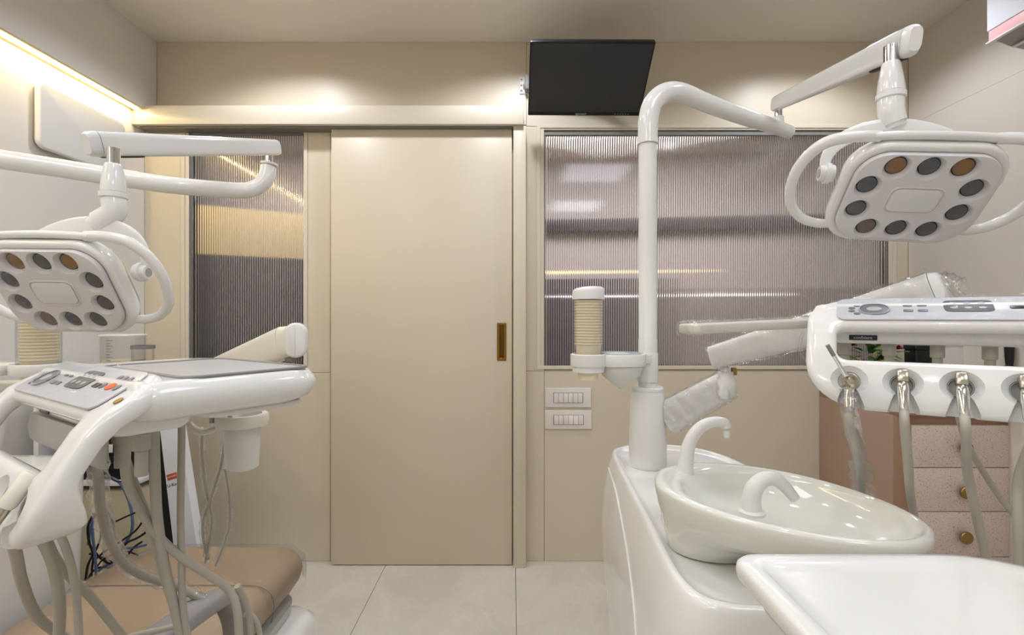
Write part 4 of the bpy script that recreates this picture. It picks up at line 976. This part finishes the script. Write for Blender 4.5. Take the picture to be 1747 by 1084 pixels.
# ------------------------------------------------------------------ left side: unit body, cups, chair
t = thing('left_dental_unit', 'white cabinet body of the left dental unit at the lower left corner', 'dental unit', (-1.42, 1.2, 0))
xl0, xl1, yl0, yl1 = -1.66, -1.197, .98, 1.44
def lr(i, z): return zring(rrect(xl0 + i, xl1 - i, yl0 + i, yl1 - i, .06, 8, 2), z)
zl = P(0, 778, 592).z
adopt(loft('body', [lr(.03, 0), lr(.02, .08), lr(.012, .3), lr(.004, zl - .04), lr(.002, zl - .0305)], 'white_gloss', smooth=50), t)
adopt(loft('lid', [lr(.0, zl - .03), lr(-.002, zl - .02), lr(-.001, zl - .006), lr(.004, zl), lr(.014, zl + .004), lr(.05, zl + .007), lr(.12, zl + .008)], 'white_gloss', smooth=60), t)
pc2 = P(-190, 640, 735)
adopt(lathe('pole', [(0, zl + .006), (.045, zl + .006), (.042, zl + .19), (.0245, zl + .2), (.0235, pc2.z), (0, pc2.z)], 'white_satin', None, (pc2.x, pc2.y, 0), 32), t)
c2 = P(67, 622, 745); cz = P(0, 620, 745).z
adopt(lathe('cup_holder_base', [(.0405, cz - .026), (.050, cz - .026), (.052, cz - .023), (.052, cz - .004), (.050, cz), (.0405, cz), (.0405, cz - .026)], 'white_gloss', None, (c2.x, c2.y, 0), 40), t)
adopt(box('bracket_arm', pc2.x, c2.x - .046, c2.y - .055, c2.y + .055, cz - .025, cz - .001, 'white_gloss', bev=.006), t)
ctop2 = P(0, 500, 745).z
adopt(lathe('cup_tube', [(.0400, cz + .0005), (.0400, ctop2), (.039, ctop2), (.039, cz + .0005)], 'film_soft', None, (c2.x, c2.y, 0), 36), t)
adopt(lathe('cup_tube_cap', [(0, ctop2 + .018), (.03, ctop2 + .014), (.041, ctop2 + .006), (.041, ctop2 - .006), (.0395, ctop2 + .0005), (0, ctop2 + .0006)], 'white_satin', None, (c2.x, c2.y, 0), 36), t)
cup_stack(c2.x, c2.y, cz - .082, ctop2 - .1, 'cream paper cup nested in the dispenser behind the left light', 'paper cups stacked in the left dispenser')

# chair
zs_ = .478
t = thing('dental_chair', 'brown leatherette dental chair at the lower left, foot end towards the wall', 'dental chair', (-.9, 1.0, 0))
seatp = rrect(-1.168, -.628, .15, 1.575, [.05, .05, .10, .17], 10, 10)
def sr(i, z): return [Vector((x, y, z + .015 * (1.575 - y))) for x, y in shrink(seatp, i)]
adopt(loft('seat', [sr(.06, zs_ - .115), sr(.045, zs_ - .112), sr(.022, zs_ - .10), sr(.006, zs_ - .075), sr(0, zs_ - .05), sr(.003, zs_ - .03), sr(.014, zs_ - .013), sr(.034, zs_ - .003), sr(.055, zs_), sr(.12, zs_ + .002)], 'leatherette', smooth=60), t)['label'] = 'brown padded leatherette seat'
# clear foot cover over the end of the seat
fc = rrect(-1.173, -.622, 1.28, 1.582, [.012, .012, .10, .17], 10, 10)
def fr_(i, z): return [Vector((x, y, z + .015 * (1.575 - y))) for x, y in shrink(fc, i)]
V_ = [fr_(-.001, zs_ - .10), fr_(-.003, zs_ - .05), fr_(0, zs_ - .026), fr_(.012, zs_ - .009), fr_(.032, zs_ + .002), fr_(.054, zs_ + .005), fr_(.1, zs_ + .007)]
adopt(loft('foot_cover', V_, 'film_soft', None, (False, True), 60), t)['label'] = 'clear plastic foot cover'
ce = [(x, 1.30, z) for x, z in ((-1.16, zs_ - .06), (-1.165, zs_ - .04), (-1.15, zs_ - .008), (-1.11, zs_ + .006), (-.9, zs_ + .0085), (-.70, zs_ + .0075), (-.655, zs_ + .002), (-.632, zs_ - .012), (-.622, zs_ - .035), (-.622, zs_ - .06), (-.628, zs_ - .09))]
adopt(tube('cover_hem', [Vector(q) for q in ce], .0011, 'arm_grey_dark', None, circ(8), 5), t)
def cr_(x0, x1, y0, y1, r, z): return zring(rrect(x0, x1, y0, y1, r, 8, 2), z)
adopt(loft('seat_support', [cr_(-1.10, -.66, .3, 1.46, .08, .3305), cr_(-1.12, -.635, .25, 1.50, .09, .335), cr_(-1.12, -.632, .25, 1.505, .09, .36), cr_(-1.1, -.66, .3, 1.48, .08, .364)], 'base_grey', smooth=50), t)
adopt(loft('base_cover', [cr_(-1.05, -.60, .3, 1.49, .06, .0), cr_(-1.05, -.575, .3, 1.51, .06, .10), cr_(-1.05, -.570, .3, 1.515, .06, .24), cr_(-1.05, -.578, .3, 1.51, .06, .30), cr_(-1.05, -.595, .3, 1.49, .06, .323), cr_(-1.05, -.62, .3, 1.47, .06, .330)], 'white_gloss', smooth=50), t)
ap = [(-.60, .30, .66), (-.585, .6, .668), (-.570, .82, .665), (-.556, .935, .655), (-.548, .972, .63)]
adopt(tube('armrest_pad', [Vector(q) for q in ap], [.026, .028, .028, .026, .018], 'arm_grey', None, circ(24, .95, .62, 3), 8, (0, 0, 1)), t)['label'] = 'grey padded armrest'
ap = [(-.550, .955, .645), (-.538, .965, .60), (-.530, .955, .54), (-.535, .93, .47), (-.56, .90, .40), (-.60, .88, .36), (-.66, .87, .33)]
adopt(tube('armrest_support', [Vector(q) for q in ap], [.022, .024, .024, .023, .022, .022, .022], 'arm_grey_dark', None, circ(20, .7, 1, 3), 6, (0, 1, 0)), t)

# ------------------------------------------------------------------ left console: its arm, beaker and hoses
t = thing('console_arm', 'white support arm with a rounded end cap rising behind the left tray', 'support arm', tuple(P(330, 660, 650)))
adopt(tube('lower_arm', [Vector((pc2.x + .03, pc2.y + .02, 1.0)), P(330, 660, 640)], .03, 'cream_plastic', None, circ(20, .8, 1, 3), 2, (0, 0, 1), False), t)
b0 = P(330, 652, 650); b1 = P(486, 585, 800)
arm_box('arm', b0, b1, .034, .0355, .56, 'cream_plastic', t, 3.2)
Mc = (b1 - b0).normalized()
cpv = Vector((.25, -1, 0)).normalized(); qx = cpv.to_track_quat('Z', 'Y').to_matrix().to_4x4(); cp = P(504, 581, 812)
pl = rrect(-.0225, .0225, -.037, .037, .0222, 8)
adopt(slab('arm_end_cap', pl, -.03, .006, 'white_gloss', None, .006, Matrix.Translation(cp) @ qx), t)
adopt(tube('arm_head', [b1, b1.lerp(cp, .7)], [.035, .033], 'cream_plastic', None, circ(24, .6, 1, 3), 2, (0, 0, 1), False), t)
adopt(lathe('console_pivot', [(0, -.045), (.014, -.045), (.014, -.02), (0, -.02)], 'seam_dark', None, tuple(cp + Vector((-.012, .012, 0))), 16), t)

bk = P(413, 760, 1090)
t = thing('waste_beaker', 'frosted plastic waste beaker hanging in a ring under the left console', 'beaker', tuple(bk))
zt_ = P(0, 716, 1090).z - bk.z; zb2 = P(0, 800, 1090).z - bk.z
lathe('beaker', [(0, zb2 + .004), (.019, zb2), (.0235, zb2 + .003), (.0275, zt_), (.0265, zt_), (.0225, zb2 + .006), (0, zb2 + .006)], 'frosted', t, (0, 0, 0), 32)
lathe('ring', [(.0285, zt_ - .010), (.037, zt_ - .009), (.038, zt_ - .004), (.038, zt_ + .006), (.036, zt_ + .009), (.0285, zt_ + .009), (.0285, zt_ - .010)], 'cream_plastic', t, (0, 0, 0), 36)
zz0 = zt_ + .002
adopt(tube('ring_arm', [P(322, 722, 1120), P(334, 734, 1120), P(350, 737, 1115), P(382, 726, 1100)], [.006, .007, .007, .007], 'cream_plastic', None, circ(14, 1, .7), 6), t)
for x_ in (361, 376, 392): adopt(tube('ring_pin', [P(x_, 700, 1120), P(x_, 722, 1120)], .0033, 'grey_insert', None, circ(10), 2, None, False), t)

H = [('handpiece_hose', 'thick grey hose curving out below the left holder at the frame edge', [(12, 900, 1450), (26, 940, 1430), (38, 995, 1350), (62, 1050, 1250), (100, 1082, 1180), (135, 1100, 1150)], .0062),
     ('handpiece_hose', 'thick grey hose dropping straight under the left console frame', [(50, 895, 1400), (80, 935, 1380), (97, 990, 1330), (102, 1050, 1280), (98, 1110, 1250)], .0066),
     ('handpiece_hose', 'grey hose crossing behind others from left frame towards the seat', [(70, 890, 1350), (90, 945, 1300), (120, 985, 1250), (160, 1025, 1200), (215, 1095, 1150)], .0056),
     ('handpiece_hose', 'thin grey hose hanging rightmost under the left console frame', [(92, 890, 1400), (112, 935, 1380), (126, 985, 1340), (132, 1040, 1300), (136, 1110, 1280)], .0046),
     ('hose', 'thick grey hose slanting down to the armrest, left of the straight ones', [(203, 735, 1350), (214, 790, 1300), (236, 850, 1250), (262, 915, 1200), (283, 990, 1150), (308, 1060, 1120), (320, 1100, 1110)], .0068),
     ('hose', 'grey hose crossing right to the armrest and dropping behind it', [(218, 735, 1380), (214, 800, 1330), (226, 845, 1280), (262, 905, 1230), (305, 948, 1180), (350, 978, 1150), (388, 1005, 1120), (404, 1040, 1120), (408, 1100, 1120)], .0058),
     ('hose', 'thickest straight grey hose below the middle of the left console', [(262, 722, 1300), (264, 800, 1280), (268, 880, 1240), (278, 950, 1200), (294, 1020, 1170), (312, 1100, 1150)], .0066),
     ('hose', 'thin straight grey hose hanging in front of the white cart', [(310, 722, 1200), (309, 800, 1190), (308, 880, 1180), (310, 960, 1170), (312, 1030, 1160), (322, 1100, 1150)], .0048),
     ('hose', 'thin grey hose looping beside the grey armrest support', [(405, 1000, 1020), (420, 1030, 1000), (427, 1060, 990), (428, 1100, 980)], .0052),
     ('hose', 'small grey hose loop bulging right of the armrest support', [(416, 1048, 990), (430, 1052, 985), (440, 1068, 980), (446, 1100, 975)], .0045),
     ('hose', 'pale thin hose lying low over the brown seat', [(190, 1098, 1150), (230, 1085, 1130), (270, 1076, 1110), (320, 1064, 1090)], .0045)]
for nm, lab, pts, r in H: hose_thing(nm, lab, nm.replace('handpiece_hose', 'hose'), pts, r)
# suction hose in a plastic sleeve
def sleeved(label, pts, r, R_, seed, film_='film'):
    t = hose_thing('sleeved_hose', label, 'hose', pts, r); rnd = random.Random(seed)
    c = catmull([list(P(*p)) for p in pts], 14); V = []; Fc = []; n = 16
    for i, q in enumerate(c):
        tg = Vector(c[min(i + 1, len(c) - 1)]) - Vector(c[max(i - 1, 0)]); tg.normalize(); sd = tg.cross(Vector((0, 1, 0))).normalized(); up = sd.cross(tg)
        for j in range(n):
            a = 2 * pi * j / n; k = R_ * (1 + .16 * sin(i * .9 + a * 2) + .1 * sin(i * .31)) + rnd.uniform(-.0008, .0012); V.append(Vector(q) + sd * (cos(a) * k * 1.15) + up * (sin(a) * k * .9))
    for i in range(len(c) - 1):
        for j in range(n): Fc.append((i * n + j, i * n + (j + 1) % n, (i + 1) * n + (j + 1) % n, (i + 1) * n + j))
    adopt(mesh_obj('plastic_sleeve', V, Fc, film_, None, 60), t)['label'] = 'crinkled clear sleeve'
sleeved('suction hose in a wide crinkled plastic sleeve lying across the brown seat', [(160, 760, 1300), (168, 820, 1250), (172, 870, 1180), (186, 920, 1120), (212, 962, 1050), (250, 985, 1000), (300, 1000, 960), (345, 1025, 940)], .0065, .0115, 11)
sleeved('clear sleeved tube hanging left of the frosted beaker, crossing its neighbour', [(345, 730, 1000), (345, 780, 980), (352, 840, 960), (362, 880, 950), (358, 920, 940), (350, 960, 930)], .0022, .0042, 12)
sleeved('clear sleeved tube slanting down from the frosted beaker to the left', [(385, 735, 1000), (378, 790, 980), (360, 850, 960), (346, 890, 950), (348, 930, 940), (356, 955, 930)], .0022, .0042, 13)
sleeved('short clear sleeved tube ending under the frosted beaker', [(384, 800, 1000), (392, 850, 980), (392, 895, 960), (382, 930, 950), (368, 965, 940)], .0022, .0040, 14)
# handpieces resting in the left console frame
for (a, lab) in ((HOLES[4], 'cream handpiece sitting in the right end holder of the left console'),):
    p = lp(KL, a, .150, .004); ax = (Matrix.Rotation(-TH, 4, 'Z') @ Vector((0, -.55, -.83))).normalized()
    t = thing('handpiece', lab, 'dental handpiece', tuple(p)); q = ax.to_track_quat('Z', 'Y').to_matrix().to_4x4(); M0 = Matrix.Translation(p - ax * .02) @ q
    adopt(lathe('grip', [(0, 0), (.005, 0), (.0070, .003), (.0070, .028), (.0055, .032), (0, .032)], 'cream_plastic', None, (0, 0, 0), 20, M0), t)
    adopt(lathe('coupling', [(0, .0322), (.0052, .0322), (.0052, .056), (0, .056)], 'nickel', None, (0, 0, 0), 18, M0), t)

# ------------------------------------------------------------------ scanner cart and the things on it
cxa, cxb, cya, cyb = -1.62, -1.20, 1.78, 2.12
t = thing('equipment_cart', 'white equipment cart with slanted side panels, standing behind the chair', 'cart', (-1.4, 1.95, 0))
def quad_panel(name, pts, th, m, t):
    """pts: four (x, z) corners; extruded in y"""
    V = [Vector((x, y, z)) for y in th for x, z in pts]; return adopt(mesh_obj(name, V, [(0, 1, 2, 3), (7, 6, 5, 4), (0, 4, 5, 1), (1, 5, 6, 2), (2, 6, 7, 3), (3, 7, 4, 0)], m), t)
sC = 478.
def cxz(px, py): v = P(px, py, sC); return (v.x, v.z)
yc = F / sC
panel = quad_panel('side_panel', [cxz(262, 640), cxz(291, 640), cxz(341, 965), cxz(300, 965)], (yc, yc + .04), 'ac_white', t); panel['label'] = 'white side panel with a small red logo'
quad_panel('inner_panel', [cxz(236, 640), cxz(261.5, 640), cxz(299.5, 965), cxz(286, 965)], (yc + .005, yc + .045), 'black_plastic', t)
TL_ = Matrix.Translation(-Vector(t.location))
Ml = TL_ @ Matrix.Translation((P(294, 813, sC).x, yc - .0008, P(0, 813, sC).z)) @ Matrix.Rotation(radians(-17), 4, 'Y') @ Matrix.Rotation(pi / 2, 4, 'X')
slab('logo_block', rrect(-.019, .019, -.010, .010, .002, 2), 0, .0008, 'label_red', panel, .0002, Ml)
text_obj('logo_text', 'UNICORN', .0085, 'switch_white', panel, Ml @ Matrix.Translation((-.002, 0, .001)), .0002)
Mt = TL_ @ Matrix.Translation((P(296, 827, sC).x, yc - .0008, P(0, 827, sC).z)) @ Matrix.Rotation(radians(-17), 4, 'Y') @ Matrix.Rotation(pi / 2, 4, 'X')
text_obj('model_text', 'U-Kart', .016, 'text_dark', panel, Mt, .0003)
adopt(box('top_shelf', -1.72, -1.36, yc, yc + .36, .955, .98, 'ac_white', bev=.006), t)
adopt(box('middle_shelf', -1.70, -1.36, yc + .02, yc + .33, .575, .595, 'ac_white', bev=.004), t)
adopt(box('lower_shelf', -1.70, -1.34, yc + .02, yc + .33, .20, .222, 'ac_white', bev=.004), t)
adopt(box('side_panel', -1.72, -1.70, yc + .01, yc + .34, .06, .9549, 'ac_white', bev=.004), t)
for x_ in (-1.68, -1.38):
    for y_ in (yc + .06, yc + .28): adopt(lathe('castor', [(0, -.01), (.026, -.01), (.028, 0), (.026, .01), (0, .01)], 'black_plastic', None, (x_, y_, .0285), 20, Matrix.Rotation(pi / 2, 4, 'Y')), t)
adopt(box('castor_bar', -1.70, -1.36, yc + .05, yc + .07, .056, .0755, 'mat_edge'), t); adopt(box('castor_bar', -1.70, -1.36, yc + .27, yc + .29, .056, .0755, 'mat_edge'), t)
adopt(box('post', -1.69, -1.67, yc + .27, yc + .29, .0755, .1999, 'mat_edge'), t); adopt(box('post', -1.39, -1.37, yc + .27, yc + .29, .0755, .1999, 'mat_edge'), t)
adopt(box('post', -1.69, -1.67, yc + .05, yc + .07, .0755, .1999, 'mat_edge'), t); adopt(box('post', -1.39, -1.37, yc + .05, yc + .07, .0755, .1999, 'mat_edge'), t)

# black device and box
t = thing('power_unit', 'black vented device with dark cables on the cart, behind the left hoses', 'device', (-1.505, yc + .16, .5955))
box('casing', -.13, .13, -.13, .12, 0, .215, 'black_plastic', t, bev=.006)
for k in range(9): box('vent_rib', -.11, .11, -.1335, -.1302, .02 + k * .02, .028 + k * .02, 'bezel', t)
box('port', .02, .06, -.136, -.1337, .10, .13, 'switch_white', t, bev=.002)
tube('stand_rod', [Vector((-.09, -.06, .2155)), Vector((-.09, -.06, .31))], .008, 'switch_white', t, circ(12), 2, None, False)
t = thing('cardboard_box', 'cream cardboard box on the lower shelf of the white cart', 'box', (-1.515, yc + .16, .2225))
box('carton', -.16, .15, -.12, .13, 0, .33, 'cardboard', t, bev=.003)
quad = box('flap', -.158, .148, -.121, .0, .3305, .3325, 'cardboard', t)
box('flap', -.158, .148, .004, .13, .3305, .3325, 'cardboard', t)
box('tape', -.02, .02, -.1208, -.1202, .0, .33, 'cup_paper', t)
t = thing('power_brick', 'black power brick on the floor among the tangled cables', 'power adapter', (-1.17, 1.69, .0))
bk0 = P(255, 938, 560)
t.location = (bk0.x, bk0.y, bk0.z - .05)
box('casing', -.035, .035, -.03, .03, 0, .075, 'black_plastic', t, bev=.005); box('plug', -.01, .02, -.02, .02, .0755, .095, 'black_plastic', t, bev=.003)
t.location.z = 0; t.scale = (1, 1, 1)
slab('lead', rrect(-.03, .03, -.025, .025, .006, 3), -.0, .0, 'black_plastic', t, .001) if False else None
def cable(label, pts, r, m):
    V = [P(*p) for p in pts]; t = thing('cable', label, 'cable', tuple(V[0])); adopt(tube('lead', V, r, m, None, circ(8), 7), t)
cable('blue-grey cable arching from the black device down to the floor', [(178, 812, 535), (205, 825, 530), (222, 862, 530), (226, 900, 530), (215, 925, 530), (200, 935, 535), (185, 915, 535), (170, 890, 535)], .0045, 'blue_cable')
cable('black cable looping around the front of the black device', [(178, 800, 540), (192, 818, 540), (208, 822, 540), (235, 812, 540), (247, 790, 540), (240, 772, 540), (222, 770, 540)], .0028, 'black_plastic')
cable('black cable running up right over the cream box', [(198, 890, 545), (215, 882, 545), (232, 875, 545), (250, 872, 545)], .0026, 'black_plastic')
rnd = random.Random(21)
tang = [('black cable hanging along the white unit body', [(158, 880, 560), (150, 900, 560), (152, 925, 560), (158, 945, 560), (150, 965, 560), (146, 990, 560)], .0035, 'black_plastic'),
        ('blue-grey cable hanging beside the black one at the white body', [(160, 876, 565), (158, 910, 565), (162, 945, 565), (164, 985, 565)], .0038, 'blue_cable'),
        ('black cable of the floor tangle reaching left', [(152, 945, 555), (170, 950, 550), (186, 962, 550), (200, 950, 550), (215, 928, 550), (235, 918, 550), (250, 908, 550)], .0035, 'black_plastic'),
        ('black cable of the floor tangle crossing the middle', [(150, 988, 555), (162, 972, 552), (180, 968, 550), (196, 972, 550), (212, 955, 550), (228, 935, 550), (242, 925, 550)], .0032, 'black_plastic'),
        ('blue-grey cable of the floor tangle lying lowest', [(168, 975, 552), (182, 965, 550), (200, 972, 550), (190, 985, 550), (175, 980, 550)], .0038, 'blue_cable'),
        ('blue-grey cable of the floor tangle leading to the brick', [(172, 905, 552), (186, 925, 550), (205, 935, 550), (228, 935, 550), (250, 930, 550)], .0034, 'blue_cable'),
        ('black cable of the floor tangle at the carton foot', [(160, 940, 556), (175, 955, 550), (192, 948, 550), (210, 965, 550), (225, 975, 550)], .0032, 'black_plastic')]
tang += [('black cable curling up between the white body and the carton', [(156, 985, 552), (160, 950, 548), (172, 915, 545), (168, 880, 545), (162, 850, 545)], .003, 'black_plastic'),
         ('black cable lying in a wide loop on top of the floor tangle', [(158, 960, 546), (178, 942, 544), (205, 925, 543), (232, 905, 543), (246, 885, 543)], .003, 'black_plastic'),
         ('blue-grey cable standing in a tall arc beside the suction sleeve', [(150, 930, 545), (158, 890, 542), (176, 868, 540), (192, 890, 540), (196, 930, 541), (190, 965, 543)], .0034, 'blue_cable'),
         ('thin black cable zigzagging low along the carton bottom', [(162, 972, 545), (180, 952, 544), (198, 962, 544), (214, 942, 543), (236, 948, 543)], .0026, 'black_plastic')]
for a in tang: cable(*a)
# clear containers on the cart top
m0 = P(211, 600, 452); zc2 = .9805
t = thing('measuring_beaker', 'clear square measuring container with dark scale marks behind the left console', 'container', (m0.x, m0.y, zc2))
hgt = P(0, 573, 452).z - zc2
def sq(i, z): return zring(inset(rrect(-.058, .058, -.05, .05, .014, 5), i), z)
loft('container', [sq(.004, 0), sq(.001, .002), sq(0, hgt), sq(.003, hgt), sq(.005, .006), sq(.02, .005)], 'film_soft', t)
lr_ = frame_ring('lid_rim', -.0605, .0605, -.0525, .0525, .006, hgt, hgt + .005, 'white_satin', t, Matrix.Identity(4), r=.016)
for k in range(9): box('scale_mark', -.025, -.025 + (.016 if k % 2 else .024), -.0512, -.0506, .035 + k * .0105, .037 + k * .0105, 'seam_dark', t)
slab('liquid', inset(rrect(-.058, .058, -.05, .05, .014, 5), .006), .0066, .045, 'liquid', t, .001)
m1 = P(244, 605, 452)
t = thing('small_beaker', 'small clear beaker with a grey metal band beside the measuring container', 'container', (m1.x, m1.y, zc2))
h2 = P(0, 592, 470).z - zc2
lathe('glass', [(0, 0), (.034, 0), (.036, .003), (.036, h2), (.034, h2), (.034, .005), (0, .005)], 'film_soft', t)
lathe('metal_band', [(.0362, h2 - .012), (.0385, h2 - .012), (.0385, h2 + .002), (.0362, h2 + .002), (.0362, h2 - .012)], 'mat_edge', t)
